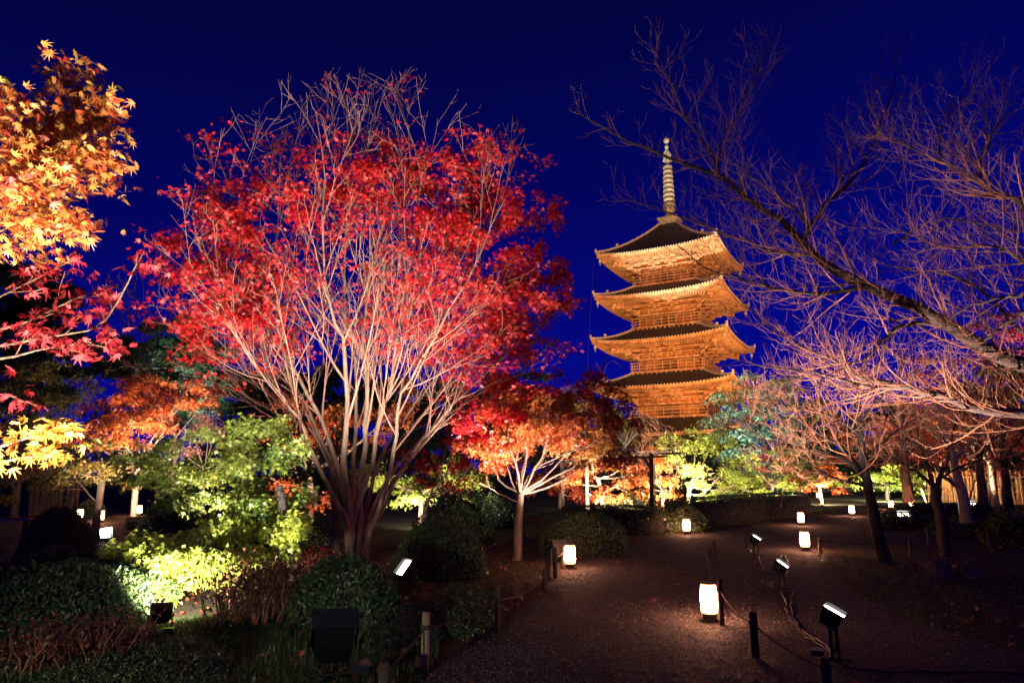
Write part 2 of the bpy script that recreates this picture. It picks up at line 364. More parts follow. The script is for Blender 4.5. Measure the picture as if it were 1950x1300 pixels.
# unseen lamps without fittings: behind planting, below the view and behind the camera (the visible floodlights carry their own beams)
LAMPS = [
 ((-4.6, 10.6, .35), P(430, 420, 13.0), 2000, (1, .78, .62), 62, .8),
 ((-2.9, 3.1, .2), (-3.4, 4.8, 3.3), 2300, (1, .84, .66), 100, .7),
 ((-3.3, -.6, 1.1), (-2.3, 7.0, .3), 520, (.92, 1, .84), 58, .8),  # unseen floodlight behind the camera, added to light the left foreground
 ((-1.7, 2.5, .25), (-3.7, 4.7, 4.5), 3700, (1, .84, .66), 62, .7),
 (P(330, 950, 19.4), P(300, 780, 21.0), 3000, (1, .88, .70), 105, .8),
 (P(560, 960, 15.3), P(585, 800, 18.5), 2400, (1, .78, .60), 100, .8),
 (P(790, 985, 19), P(830, 900, 21.0), 2200, (1, .94, .74), 120, .8),
 (P(905, 1015, 12.6), P(950, 520, 13.6), 1900, (1, .84, .74), 74, .8),
 (P(1150, 968, 23), P(1165, 870, 25), 3800, (1, .82, .62), 130, .8),
 (P(1290, 958, 24.5), P(1345, 860, 25.5), 2900, (1, .94, .70), 120, .8),
 (P(1245, 955, 27.5), P(1260, 900, 29), 3600, (1, .80, .52), 125, .8),
 (P(1480, 958, 28), P(1460, 895, 30.5), 5000, (1, .92, .66), 130, .8),
 (P(1565, 950, 35), P(1570, 915, 37), 4200, (1, .82, .58), 130, .8),
 (P(1680, 945, 39), P(1690, 905, 42), 5500, (.95, 1, .60), 130, .8),
 (P(1640, 945, 52), P(1600, 920, 61), 9000, (1, .86, .45), 130, .8),
 (P(1400, 900, 48), P(1440, 750, 56), 17000, (.85, 1, .88), 80, .8),
 (P(350, 850, 34), P(372, 715, 41), 13000, (.66, 1, .86), 40, .8),
 (P(1760, 960, 33), P(1800, 800, 36), 5000, (1, .60, .34), 110, .8),
 (P(1800, 975, 35), P(1890, 900, 38), 6500, (1, .62, .30), 140, .8),
]
for a in LAMPS: spot(*a)
OR = (1, .42, .115)
for x, y, z, tz, W in ((3, 30, 3.5, 26, 1.0), (30, 24, 3.5, 27, .75), (50, 52, 2.5, 26, .45), (10, 68, .8, 22, .16), (-14, 70, .8, 20, .2), (27, 74, .8, 28, .12)):
    spot((x, y, z), (24.4, 100, tz), 155000*W, OR, 40 if z > 3 else 52, .6, .25)  # unseen pagoda floods without fittings, placed to light the storeys evenly
spot((14, 66, 1.0), (24.6, 100, 46), 230000, (1, .84, .60), 25, .5, .3)

# ------------------------------------------------------------------ ground
def ground_mat(name, c0, c1, c2, s1, s2, bump, bs):
    m, N, L, o = newmat(name); b = N.new('ShaderNodeBsdfPrincipled'); L.new(b.outputs[0], o.inputs[0]); b.inputs['Roughness'].default_value = .9; b.inputs['Specular IOR Level'].default_value = .25
    t = N.new('ShaderNodeTexCoord'); n1 = N.new('ShaderNodeTexNoise'); n1.inputs['Scale'].default_value = s1; n1.inputs['Detail'].default_value = 5
    n2 = N.new('ShaderNodeTexNoise'); n2.inputs['Scale'].default_value = s2; n2.inputs['Detail'].default_value = 4
    vo = N.new('ShaderNodeTexVoronoi'); vo.inputs['Scale'].default_value = bs
    for n in (n1, n2, vo): L.new(t.outputs['Object'], n.inputs['Vector'])
    r = N.new('ShaderNodeValToRGB'); r.color_ramp.elements[0].position = .35; r.color_ramp.elements[1].position = .65
    r.color_ramp.elements[0].color = (*c0, 1); r.color_ramp.elements[1].color = (*c1, 1); L.new(n1.outputs[0], r.inputs[0])
    r2 = N.new('ShaderNodeValToRGB'); r2.color_ramp.elements[0].position = .45; r2.color_ramp.elements[1].position = .7; L.new(n2.outputs[0], r2.inputs[0])
    mx = N.new('ShaderNodeMix'); mx.data_type = 'RGBA'; L.new(r2.outputs[0], mx.inputs[0]); L.new(r.outputs[0], mx.inputs[6]); mx.inputs[7].default_value = (*c2, 1)
    mu = N.new('ShaderNodeMix'); mu.data_type = 'RGBA'; mu.blend_type = 'MULTIPLY'; mu.inputs[0].default_value = .7
    L.new(mx.outputs[2], mu.inputs[6]); L.new(vo.outputs['Color'], mu.inputs[7]); L.new(mu.outputs[2], b.inputs['Base Color'])
    n3 = N.new('ShaderNodeTexNoise'); n3.inputs['Scale'].default_value = 3.2; n3.inputs['Detail'].default_value = 3; L.new(t.outputs['Object'], n3.inputs['Vector'])
    m3 = N.new('ShaderNodeMath'); m3.operation = 'MULTIPLY_ADD'; m3.inputs[1].default_value = 5.0; L.new(n3.outputs[0], m3.inputs[0]); L.new(n2.outputs[0], m3.inputs[2])
    ad = N.new('ShaderNodeMath'); ad.operation = 'ADD'; L.new(m3.outputs[0], ad.inputs[0]); L.new(vo.outputs['Distance'], ad.inputs[1])
    bu = N.new('ShaderNodeBump'); bu.inputs['Strength'].default_value = bump; bu.inputs['Distance'].default_value = .03; L.new(ad.outputs[0], bu.inputs['Height']); L.new(bu.outputs[0], b.inputs['Normal'])
    return m
M['soil'] = ground_mat('mossy_soil', (.055, .042, .022), (.085, .085, .03), (.11, .06, .03), .9, 14, .9, 60)
M['gravel'] = ground_mat('fine_gravel', (.062, .050, .052), (.10, .080, .082), (.15, .12, .12), 1.2, 40, 1.0, 95)
g = MB(); g.add([(-500, -60, 0), (500, -60, 0), (500, 900, 0), (-500, 900, 0)], [(0, 1, 2, 3)]); g.build('ground', M['soil'], kind='structure')
edgeL = [G(760, 1330), G(840, 1262), G(950, 1190), G(1040, 1112), G(1068, 1088), G(1110, 1066), G(1180, 1050), G(1245, 1026), G(1330, 1012), G(1430, 1004), G(1520, 992), G(1600, 979), G(1645, 968), G(1690, 958)]
edgeR = [G(2300, 1330), G(2100, 1270), G(1930, 1235), G(1760, 1190), G(1640, 1130), G(1570, 1085), G(1545, 1056), G(1600, 1036), G(1760, 1030), G(1990, 1026), G(1990, 1014), G(1760, 1014), G(1690, 996), G(1760, 970)]
pv = [Vector((p.x, p.y, .004)) for p in edgeL]+[Vector((p.x, p.y, .004)) for p in reversed(edgeR)]
pv = [Vector((-1.2, 3.2, .004)), ]+pv+[Vector((9, 3.2, .004))]
g = MB(); g.add(pv, [tuple(range(len(pv)-1, -1, -1))]); g.build('gravel_path', M['gravel'], kind='structure')
def inpoly(x, y, poly):
    c = np.zeros(len(x), bool); n = len(poly)
    for i in range(n):
        a, b = poly[i], poly[i-1]
        k = ((a.y > y) != (b.y > y)) & (x < (b.x-a.x)*(y-a.y)/((b.y-a.y) or 1e-9)+a.x); c ^= k
    return c
n = 46000; r = 5.0+13*rng.random(n)**1.6; th = rng.uniform(-.42, .62, n); x = r*np.sin(th); y = r*np.cos(th)
k = inpoly(x, y, pv); x, y = x[k], y[k]; n = len(x)
pos = np.stack([x, y, np.full(n, .006)], 1); N = rng.normal(0, .5, (n, 3)); N[:, 2] += 1
link('gravel', leaf_mesh('gravel', 'pebble', pos, frames(rng.normal(0, 1, (n, 3)), N), rng.uniform(.008, .024, n), rng.random(n), M['pebble']), kind='stuff')

# ------------------------------------------------------------------ pagoda
def build_pagoda():
    root = thing('pagoda', 'tall five-roofed wooden pagoda with a bronze spire, lit orange against the night sky', 'pagoda', (24.4, 100, 0), R_(-29.5))
    EZ = [6.4, 12.8, 19.3, 25.9, 32.3]; S = [10.6, 10.1, 9.6, 9.2, 8.8]; WL = [4.75, 4.45, 4.15, 3.9, 3.65]
    rot = [Matrix.Rotation(i*math.pi/2, 4, 'Z') for i in range(4)]
    def bracket_mesh():
        b = MB()
        for k in range(3):
            z = k*.52; yo = .55+.85*k
            b.box(-.13, .13, -yo-.35, .25, z, z+.22)
            b.box(-.62-.12*k, .62+.12*k, -yo-.12, -yo+.12, z+.225, z+.42)
            for xx in (-.55-.12*k, 0, .55+.12*k): b.box(xx-.17, xx+.17, -yo-.18, -yo+.18, z+.425, z+.53)
            b.box(-.2, .2, -yo-.42, -yo-.12, z-.06, z+.0)
        b.beam((0, .2, 1.35), (0, -3.35, .85), .24, .34)
        b.box(-.3, .3, -3.2, -2.75, 1.02, 1.3); b.box(-.9, .9, -3.1, -2.86, 1.3, 1.52)
        return b.mesh('bracket', M['pwood'])
    bm = bracket_mesh()
    def corner_mesh():
        b = MB()
        for k in range(3):
            z = k*.52; yo = .8+1.25*k
            b.box(-.16, .16, -yo-.4, .25, z, z+.24)
            for a in (-45, 45):
                mt = Matrix.Translation((0, -yo, z+.25)) @ Matrix.Rotation(R_(a), 4, 'Z'); b.box(-.7, .7, -.13, .13, 0, .2, mt)
                for xx in (-.6, .6): b.box(xx-.17, xx+.17, -.18, .18, .205, .31, mt)
        b.beam((0, .2, 1.4), (0, -4.7, .85), .28, .38); b.box(-.35, .35, -4.6, -4.0, 1.02, 1.4)
        return b.mesh('corner_bracket', M['pwood'])
    cm = corner_mesh()
    bell = MB(); bell.lathe([(.02, .5), (.03, .25), (.14, .2), (.19, 0), (.23, -.28), (.2, -.3)], 10)
    bell.box(-.02, .02, -.12, .12, -.75, -.3)
    bellm = bell.mesh('wind_bell', M['bronze'])
    for t in range(5):
        ze, s, wl = EZ[t], S[t], WL[t]; up = .72
        bal = wl+.95; zf = 1.2 if t == 0 else ze-3.35; zt = ze+.55
        wall = MB(); wall.box(-wl, wl, -wl, wl, zf, zt)
        st = wall.build('storey', M['plaster'], root)
        # columns, tie beams, door
        for f in range(4):
            for i in range(3):
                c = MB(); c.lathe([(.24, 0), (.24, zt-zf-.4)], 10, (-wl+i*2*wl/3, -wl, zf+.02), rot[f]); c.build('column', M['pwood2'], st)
            c = MB()
            for zz, hh in ((zf+.95, .2), (ze-1.72, .3)): c.box(-wl-.35, wl+.35, -wl-.34, -wl-.02, zz, zz+hh, rot[f])
            c.build('tie_beam', M['pwood'], st)
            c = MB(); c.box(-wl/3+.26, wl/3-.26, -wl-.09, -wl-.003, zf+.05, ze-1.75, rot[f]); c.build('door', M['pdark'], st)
            for sg in (-1, 1):
                c = MB(); x0 = sg*wl*2/3
                for i in range(9): xx = x0-.7+i*.175; c.box(xx-.04, xx+.04, -wl-.1, -wl-.004, zf+1.25, ze-1.8, rot[f])
                c.box(x0-.8, x0+.8, -wl-.11, -wl-.003, zf+1.16, zf+1.249, rot[f]); c.build('lattice_window', M['pwood2'], st)
            for i in range(4):
                xx = -wl+i*2*wl/3
                if i in (1, 2):
                    o = link('bracket', bm, st); o.matrix_local = rot[f] @ Matrix.Translation((xx, -wl, ze-1.42)) @ Matrix.Diagonal((1.2, 1, 1, 1))
            for xx in (-wl*.66, 0, wl*.66):
                c = MB(); c.box(xx-.13, xx+.13, -wl-.2, -wl-.01, ze-1.4, ze-.75, rot[f]); c.box(xx-.5, xx+.5, -wl-.24, -wl-.01, ze-.74, ze-.55, rot[f]); c.build('strut', M['pwood'], st)
            o = link('corner_bracket', cm, st); o.matrix_local = rot[f] @ Matrix.Translation((wl, -wl, ze-1.42)) @ Matrix.Rotation(R_(45), 4, 'Z')
            for k in range(4):
                off = (.55, 1.4, 2.25, 2.98)[k]; zz = ze-1.42+(.53, 1.05, 1.58, 1.53)[k]
                c = MB(); c.box(-wl-off, wl+off, -wl-off-.11+.003*f, -wl-off+.11, zz+.002, zz+.2, rot[f]); c.build('purlin', M['pwood'], st)
            # balcony rail
            if t > 0:
                c = MB(); b0 = bal
                for zz, th in ((zf+1.2, .11), (zf+.78, .09), (zf+.36, .1)): c.box(-b0-.3, b0+.3, -b0-th/2+.004*f, -b0+th/2, zz, zz+th, rot[f])
                nn = 9
                for i in range(nn+1): xx = -b0+i*2*b0/nn; c.box(xx-.06, xx+.06, -b0-.062, -b0+.062, zf+.012, zf+1.2, rot[f])
                c.build('railing', M['pwood'], st)
                c = MB()
                for i in range(15): xx = -bal+.2+i*(2*bal-.4)/14; c.box(xx-.12, xx+.12, -bal-.28, -bal+.6, zf-.55, zf-.3, rot[f])
                c.box(-bal-.1, bal+.1, -bal-.05+.003*f, -bal+.15, zf-.8, zf-.56, rot[f])
                c.build('balcony_bracket', M['pwood'], st)
        if t > 0:
            c = MB(); c.box(-bal-.2, bal+.2, -bal-.2, bal+.2, zf-.28, zf+.01); c.build('balcony', M['pwood'], st)
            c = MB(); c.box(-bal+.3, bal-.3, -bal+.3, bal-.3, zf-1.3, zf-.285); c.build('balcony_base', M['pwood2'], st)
        # roof shell
        stop = 1.35 if t == 4 else WL[t+1]+.75; rise = 6.2 if t == 4 else 2.55
        def surf(u, v, dz=0.0, s=s, stop=stop, rise=rise, ze=ze):
            ww = s+(stop-s)*v; return Vector((u*ww, -ww, ze+.42+dz+rise*(.62*v+.38*v*v)+up*abs(u)**3*(1-v)**2.2))
        nu, nv = 24, 8
        sh = MB(); V = []; Fc = []
        for f in range(4):
            o = len(V)
            V += [rot[f] @ surf(-1+2*i/nu, j/nv) for j in range(nv+1) for i in range(nu+1)]
            Fc += [(o+j*(nu+1)+i, o+j*(nu+1)+i+1, o+(j+1)*(nu+1)+i+1, o+(j+1)*(nu+1)+i) for j in range(nv) for i in range(nu)]
        sh.add(V, Fc); roof = sh.build('roof', M['tile'], root)
        # rows of round tiles
        tl = MB(); ends = MB(); nr = 46
        for f in range(4):
            for i in range(nr):
                xx = -s+(i+.5)*2*s/nr; pts = []
                vmax = 1.0 if abs(xx) <= stop else (s-abs(xx))/(s-stop)
                if vmax < .04: continue
                for j in range(6):
                    v = vmax*j/5; ww = s+(stop-s)*v; p = surf(max(-1, min(1, xx/ww)), v); pts.append(p)
                a = .1; V = []
                for p in pts: V += [rot[f] @ (p+Vector(q)) for q in ((-a, 0, -.02), (-a*.6, 0, .1), (a*.6, 0, .1), (a, 0, -.02))]
                tl.add(V, [(j*4+q, j*4+q+1, j*4+q+5, j*4+q+4) for j in range(5) for q in range(3)])
                ends.lathe([(.105, 0), (.105, .1)], 8, mtx=rot[f] @ Matrix.Translation(pts[0]+Vector((0, 0, .03))) @ Matrix.Rotation(R_(90), 4, 'X'))
        tl.build('tile_row', M['tile'], roof, kind='stuff'); ends.build('round_tile', M['tile_end'], roof, kind='stuff')
        # eave fascia, soffit, rafters
        fa = MB(); so = MB(); ra = MB(); rb = MB()
        def low(x, y, zo):                         # underside at plan point (x along the face, y outward)
            k = max(0, (y-(wl+1)))/(s-wl-1); return ze+zo+up*(min(1, abs(x)/y)**3)*k**1.6+.25*(1-k)
        for f in range(4):
            o = len(fa.V); V = []
            for i in range(nu+1):
                u = -1+2*i/nu; p = surf(u, 0); V += [rot[f] @ Vector((p.x*q, p.y*q, p.z+dz)) for q, dz in ((1.0, .0), (1.0, -.16), (.985, -.17), (.985, -.34), (.965, -.35))]
            fa.add(V, [(i*5+q, i*5+q+1, (i+1)*5+q+1, (i+1)*5+q) for i in range(nu) for q in range(4)])
            V = []
            for i in range(nu+1):
                for j in range(5):
                    y = s*.97+(wl-.02-s*.97)*j/4; x = (-1+2*i/nu)*y; V.append(rot[f] @ Vector((x, -y, low(x, y, .10))))
            so.add(V, [(i*5+q, i*5+q+1, (i+1)*5+q+1, (i+1)*5+q) for i in range(nu) for q in range(4)])
            nn = int(2*s/.36)
            for i in range(nn):
                x = -s+.2+i*(2*s-.4)/(nn-1)
                y0 = max(wl+1.0, abs(x)+.05)
                for y1, zo, wd, y0b, acc in ((s-1.15, -.10, .15, y0, ra), (s-.12, .02, .13, max(y0, s-2.6), rb)):
                    if y1-y0b < .3: continue
                    acc.beam(rot[f] @ Vector((x, -y0b, low(x, y0b, zo))), rot[f] @ Vector((x, -y1, low(x, y1, zo))), wd, .16)
        fa.build('eave_board', M['pwood'], roof); so.build('soffit', M['pwood'], roof); ra.build('rafter', M['pwood'], roof, kind='stuff'); rb.build('flying_rafter', M['pwood'], roof, kind='stuff')
        # hips with end tiles, corner beam, bells
        for f in range(4):
            c = MB(); pts = [rot[f] @ (surf(1, j/8, .16)) for j in range(9)]
            for a, b in zip(pts[:-1], pts[1:]): c.beam(a, b, .28, .3)
            q = rot[f] @ surf(1, 0, .3); q2 = rot[f] @ surf(1, .33, .3)
            c.box(q.x-.12, q.x+.12, q.y-.12, q.y+.12, q.z-.1, q.z+.36); c.box(q2.x-.16, q2.x+.16, q2.y-.16, q2.y+.16, q2.z, q2.z+.42)
            c.build('hip_ridge', M['tile_end'], roof)
            c = MB(); a = rot[f] @ Vector((wl, -wl, ze+.05)); b = rot[f] @ Vector((s*.985, -s*.985, ze+up*.97)); c.beam(a, b, .34, .42); c.build('corner_beam', M['pwood'], roof)
            o = link('wind_bell', bellm, roof); o.location = rot[f] @ Vector((s*.95, -s*.95, ze+.12))
    # spire
    z0 = 38.55; c = MB(); c.box(-1.35, 1.35, -1.35, 1.35, z0, z0+1.15); c.box(-1.55, 1.55, -1.55, 1.55, z0+1.15, z0+1.5); c.box(-1.6, 1.6, -1.6, 1.6, z0-.2, z0-.005)
    base = c.build('spire_base', M['bronze'], root)
    sp = MB(); sp.lathe([(.16, z0+1.5), (.14, z0+13.8)], 10); spire = sp.build('spire', M['bronze'], root)
    d = MB(); d.lathe([(.95, 0), (1.0, .3), (.8, .75), (.35, .95), (.25, 1.0)], 18, (0, 0, z0+1.51)); d.build('dome', M['bronze'], spire, smooth=True)
    pt = MB()
    for i in range(8):
        a = i*math.pi/4; mt = Matrix.Translation((0, 0, z0+2.45)) @ Matrix.Rotation(a, 4, 'Z')
        V = [mt @ Vector(q) for q in ((.15, -.2, 0), (.15, .2, 0), (.75, .34, .35), (.75, -.34, .35), (.98, 0, .85))]; pt.add(V, [(0, 1, 2, 3), (3, 2, 4)])
    pt.build('lotus_petal', M['bronze'], spire)
    for i in range(9):
        zz = z0+3.75+i*.78; rr = .92-.028*i
        c = MB(); c.lathe([(rr-.12, -.17), (rr, -.2), (rr+.03, 0), (rr, .2), (rr-.12, .17), (rr-.14, 0), (rr-.12, -.17)], 18, (0, 0, zz), cap=False)
        for a in range(4): c.box(.1, rr-.1, -.05, .05, -.06, .06, Matrix.Translation((0, 0, zz)) @ Matrix.Rotation(a*math.pi/2, 4, 'Z'))
        c.build('ring', M['bronze'], spire)
    c = MB()
    for a in range(4):
        mt = Matrix.Translation((0, 0, z0+10.75)) @ Matrix.Rotation(a*math.pi/2+.4, 4, 'Z')
        V = [mt @ Vector((x, yy, z)) for yy in (-.04, .04) for x, z in ((.1, 0), (.72, .35), (.55, .9), (.66, 1.5), (.35, 2.0), (.1, 2.5))]
        c.add(V, [(0, 1, 2, 3, 4, 5), (11, 10, 9, 8, 7, 6)]+[(i, 6+i, 6+(i+1) % 6, (i+1) % 6) for i in range(6)])
    c.build('flame_finial', M['bronze'], spire)
    for zz, rr in ((z0+13.5, .34), (z0+14.6, .5)):
        c = MB(); c.lathe([(.05, -rr), (rr*.7, -rr*.7), (rr, 0), (rr*.7, rr*.7), (.12, rr*1.1), (.02, rr*1.7)], 12, (0, 0, zz)); c.build('jewel', M['bronze'], spire, smooth=True)
    # stone platform
    c = MB(); c.box(-7, 7, -7, 7, 0, 1.19); c.build('platform', M['stone'], root)
    # earth wire from the top left eave
    mi = root.matrix_basis.inverted()
    c = MB(); c.tube([mi @ P(1131, 494, 96.5), mi @ P(1124, 600, 96.3), mi @ P(1117, 735, 96.1), mi @ P(1112, 880, 96)], .016, 4); c.build('earth_wire', M['darkmetal'], root)
build_pagoda()
# ------------------------------------------------------------------ trees
def px_limb(pts, Y0, Y1=None, zig=0.0):
    Y1 = Y0 if Y1 is None else Y1; n = len(pts)
    return [P(x, y, Y0+(Y1-Y0)*i/(n-1)+(random.gauss(0, zig) if 0 < i < n-1 else 0)) for i, (x, y) in enumerate(pts)]
# ---- the big red maple
def red_maple():
    base = G(680, 1072); Y = base.y
    root = thing('maple_tree', 'large vase-shaped red maple with many pale stems and bare twigs at its top', 'maple tree', base)
    def env(p):
        x, y = proj(p); u = (x-690)/430; v = (y-510)/385; d = (p.y-Y)/3.4
        return u*u+v*v+d*d < 1.0+.10*math.sin(x*.05)*math.cos(y*.041) and y < 930
    t = Tree([dict(n=1.6, ang=27, len=3.0, wig=.06, up=.05, t0=.40, seg=8, rr=.6, rmax=.045),
              dict(n=2.5, ang=30, len=1.7, wig=.08, up=.045, t0=.2, seg=6, rr=.6, rmax=.02),
              dict(n=3.2, ang=36, len=.85, wig=.12, up=.05, t0=.15, seg=5, rr=.65, rmax=.009),
              dict(n=2.6, ang=40, len=.36, wig=.16, up=.05, t0=.3, seg=4, rr=.7, rmax=.006)], env, .0036)
    G_ = [ # stems traced upward (x, y px), depth at the foot and at the top, radius
     ([(668, 1070), (667, 1040), (668, 1000), (663, 946), (655, 880), (660, 800), (662, 740), (655, 665), (641, 620), (622, 550), (612, 440), (618, 330), (600, 215)], 0, -.6, .135),
     ([(664, 1070), (664, 1030), (658, 985), (640, 958), (618, 905), (596, 865), (575, 805), (548, 770), (510, 725), (450, 640), (395, 560), (345, 470)], 0, -1.2, .10),
     ([(670, 1070), (668, 1010), (655, 940), (640, 884), (620, 820), (596, 765), (560, 700), (520, 640), (480, 540), (450, 430), (430, 330)], .05, .6, .105),
     ([(684, 1072), (685, 1040), (684, 990), (685, 924), (694, 857), (698, 790), (697, 720), (692, 640), (700, 540), (708, 420), (700, 300), (720, 190)], .1, .4, .13),
     ([(694, 1072), (696, 1050), (704, 1010), (724, 975), (744, 928), (770, 888), (797, 848), (828, 810), (864, 766), (913, 725), (985, 660), (1050, 600)], 0, .8, .12),
     ([(692, 1072), (695, 1040), (706, 1000), (730, 945), (746, 880), (755, 812), (762, 760), (795, 700), (850, 600), (910, 490), (960, 380)], .1, -.9, .10),
     ([(676, 1072), (673, 1030), (672, 985), (694, 930), (708, 885), (714, 830), (728, 780), (745, 740), (752, 680), (765, 580), (790, 450), (800, 320), (770, 230)], .1, -.3, .105),
     ([(680, 1074), (680, 1020), (676, 960), (672, 880), (680, 800), (676, 700), (660, 600), (655, 480), (668, 350), (660, 230)], .25, 1.6, .10),
     ([(672, 1074), (668, 1000), (650, 930), (610, 850), (560, 790), (480, 730), (410, 690), (340, 640)], .25, 1.5, .075),
     ([(690, 1074), (700, 1000), (720, 940), (780, 860), (850, 790), (930, 740), (1000, 700), (1060, 640)], .3, 2.0, .075),
     ([(688, 1074), (690, 1010), (704, 940), (735, 850), (790, 770), (850, 690), (900, 580), (930, 450)], .3, 2.2, .08),
     ([(672, 1074), (664, 980), (636, 890), (590, 790), (545, 690), (520, 560), (530, 420), (560, 290)], .2, 2.0, .08)]
    for pts, d0, d1, r in G_:
        m = len(pts); L = [P(x, y, Y+d0+(d1-d0)*(i/(m-1))) for i, (x, y) in enumerate(pts)]
        L[0].z = min(L[0].z, -.05); t.limb(L, r*.68, .008, 22, .014)
    t.build(root, base, M['bark'], M['twig_maple'])
    def keep(p):
        x, y = proj(p); k = .5
        if y < 300: k = .5*max(.0, (y-215)/85)**1.2
        if y < 235: k = .03
        core = math.exp(-((x-665)/125)**2)*(1-math.exp(-((max(y, 300)-300)/170)**2)); k *= 1-.96*core
        if y > 690: k *= .25 if x < 860 else .8
        if x < 640 and y < 430: k *= .6
        if x > 800: k *= 1.35
        k *= .22+1.0*(math.sin(p.x*2.3+1)*math.sin(p.y*2.0)*math.sin(p.z*2.6+.5) > -.10)
        return k
    pts = t.leafpts(3, .3)
    A = spray(pts, 7, .13, .088, tilt=.75, keep=keep)
    B, _ = pads([(880, 300, 50, 34, Y, .9), (930, 360, 70, 44, Y+.2, 1.1), (990, 420, 60, 44, Y+.2, 1.0), (1045, 400, 34, 28, Y, .7), (900, 440, 70, 44, Y-.3, 1.0), (960, 500, 80, 44, Y, 1.1), (1050, 500, 44, 36, Y+.2, .8), (1010, 580, 70, 44, Y+.2, 1.0), (1070, 590, 34, 36, Y+.3, .7), (930, 580, 60, 36, Y-.2, .9), (960, 650, 70, 34, Y+.3, .9), (820, 330, 50, 34, Y+.4, .9), (830, 420, 50, 34, Y-.4, .8),
                 (400, 370, 44, 32, Y, .9), (450, 440, 60, 40, Y-.3, .9), (370, 470, 60, 34, Y, .9), (330, 520, 44, 26, Y, .8), (420, 540, 60, 40, Y-.4, .9), (480, 360, 40, 30, Y+.3, .8), (390, 620, 44, 28, Y-.5, .7), (480, 620, 50, 30, Y-.6, .7), (640, 330, 60, 34, Y, .9), (580, 400, 50, 34, Y-.5, .8), (720, 350, 60, 34, Y-.3, .9), (770, 300, 50, 26, Y+.2, .8)], .088, 6.0, tilt=.8)
    A = [np.concatenate(q) for q in zip(A, B)]
    crown(root, base, 'maple5', 'red', *A, singles=300)
    return t, len(A[0])
_t, _n = red_maple(); print('red maple', len(_t.segs), _n)

# ---- golden, crimson and yellow boughs reaching in from the left
def near_maple(label, base, limbs, blobs, mname, leaf, n_single, dens, bough='twig_maple', tpl='maple7', lens=.5, per=3, spread=.085, tilt=.6):
    base = Vector(base); root = thing('maple_tree', label, 'maple tree', base, group=None)
    t = Tree([dict(n=dens, ang=38, len=lens, wig=.1, up=.0, t0=.25, seg=5, rr=.6, rmax=.012, flat=.5),
              dict(n=7, ang=42, len=lens*.42, wig=.14, up=-.03, t0=.2, seg=4, rr=.6, rmax=.005, flat=.5)], None, .0022)
    fork = base+Vector((0, 0, 1.0))
    t.segs.append((resample([base-Vector((0, 0, .05)), base+Vector((.04, .03, .5)), fork+Vector((.05, .05, .3)), fork+Vector((.12, .1, 1.6))], 10), list(np.linspace(.13, .07, 10)), 0))
    for L, r in limbs:
        f = fork+Vector((.05, .05, random.uniform(0, .9))); t.segs.append((resample([f, f.lerp(L[0], .5)+Vector((0, 0, -.12)), L[0]], 7), [max(r*1.5, .02)]*7, 0)); t.limb(L, r, .004, 12)
    t.build(root, base, M['bark'], M[bough])
    pts = t.leafpts(1, .15)
    if blobs:
        for (px, py, rx, ry, Yd, n) in blobs:
            c = P(px, py, Yd)
            for _ in range(n):
                a = random.uniform(0, 6.28); q = math.sqrt(random.random())
                p = c+Vector((math.cos(a)*q*rx*mpp(Yd), random.gauss(0, .22), math.sin(a)*q*ry*mpp(Yd))); pts.append((p, Vector((random.uniform(.1, 1), random.gauss(0, .5), random.uniform(-.6, .1))).normalized()))
    A = spray(pts, per, spread, leaf, tilt=tilt, flat=.45, sz_jit=.35)
    crown(root, base, tpl, mname, *A, singles=n_single)
    print('near', len(pts)*per)
YL = 4.6
near_maple('golden maple bough with dense orange-yellow leaves, top of the left edge', (-4.9, 4.6, 0),
  [(px_limb([(-60, 350), (20, 300), (90, 265), (130, 228), (150, 195)], YL, YL+.3), .017), (px_limb([(-60, 260), (60, 240), (140, 245), (210, 215)], YL, YL+.2), .013),
   (px_limb([(-60, 400), (40, 350), (120, 310), (200, 295)], YL-.2, YL+.2), .014), (px_limb([(-60, 440), (10, 400), (60, 370), (110, 350)], YL-.2, YL-.3), .013), (px_limb([(-60, 470), (0, 440), (60, 415), (115, 425)], YL-.1, YL), .011)],
  [(148, 160, 42, 36, YL+.3, 26), (30, 225, 42, 60, YL, 34), (105, 270, 62, 58, YL, 62), (190, 225, 40, 30, YL+.2, 20), (40, 335, 62, 60, YL-.2, 55), (145, 325, 45, 42, YL, 34), (70, 410, 58, 32, YL-.2, 34), (20, 455, 30, 30, YL, 16)],
  'gold', .060, 280, 5.5, lens=.3, spread=.06, per=8)
near_maple('crimson maple boughs with open star leaves, reaching in at mid height on the left edge', (-5.6, 5.2, 0),
  [(px_limb([(-70, 670), (20, 655), (100, 640), (190, 620), (240, 545), (262, 500)], 5.2, 5.6), .013), (px_limb([(-70, 690), (20, 680), (80, 665), (160, 655), (212, 664)], 5.0, 5.2), .012), (px_limb([(-70, 600), (0, 565), (50, 540), (90, 520)], 5.2, 5.2), .011),
   (px_limb([(-70, 640), (30, 620), (90, 595), (140, 570), (175, 560)], 5.3, 5.5), .011), (px_limb([(-60, 745), (0, 750), (30, 755)], 4.9, 4.9), .008)],
  [(50, 640, 60, 16, 5.3, 16), (110, 655, 60, 12, 5.1, 14), (150, 575, 45, 14, 5.5, 8), (10, 735, 20, 22, 4.9, 9)], 'crimson', .076, 170, 5.0, lens=.36, per=2, spread=.05, tilt=.8)
near_maple('low yellow maple bough with large bright leaves, left edge below the crimson boughs', (-4.6, 4.0, 0),
  [(px_limb([(-70, 870), (0, 850), (60, 830), (110, 812), (140, 800)], 4.0, 4.2), .010), (px_limb([(-70, 890), (0, 880), (50, 870), (95, 868)], 4.0, 4.1), .008)],
  [(30, 836, 40, 12, 4.05, 14), (95, 812, 36, 9, 4.1, 12), (50, 862, 38, 8, 4.0, 9), (5, 875, 14, 18, 3.9, 5)], 'yellow', .060, 100, 4, lens=.16, spread=.035, per=4)

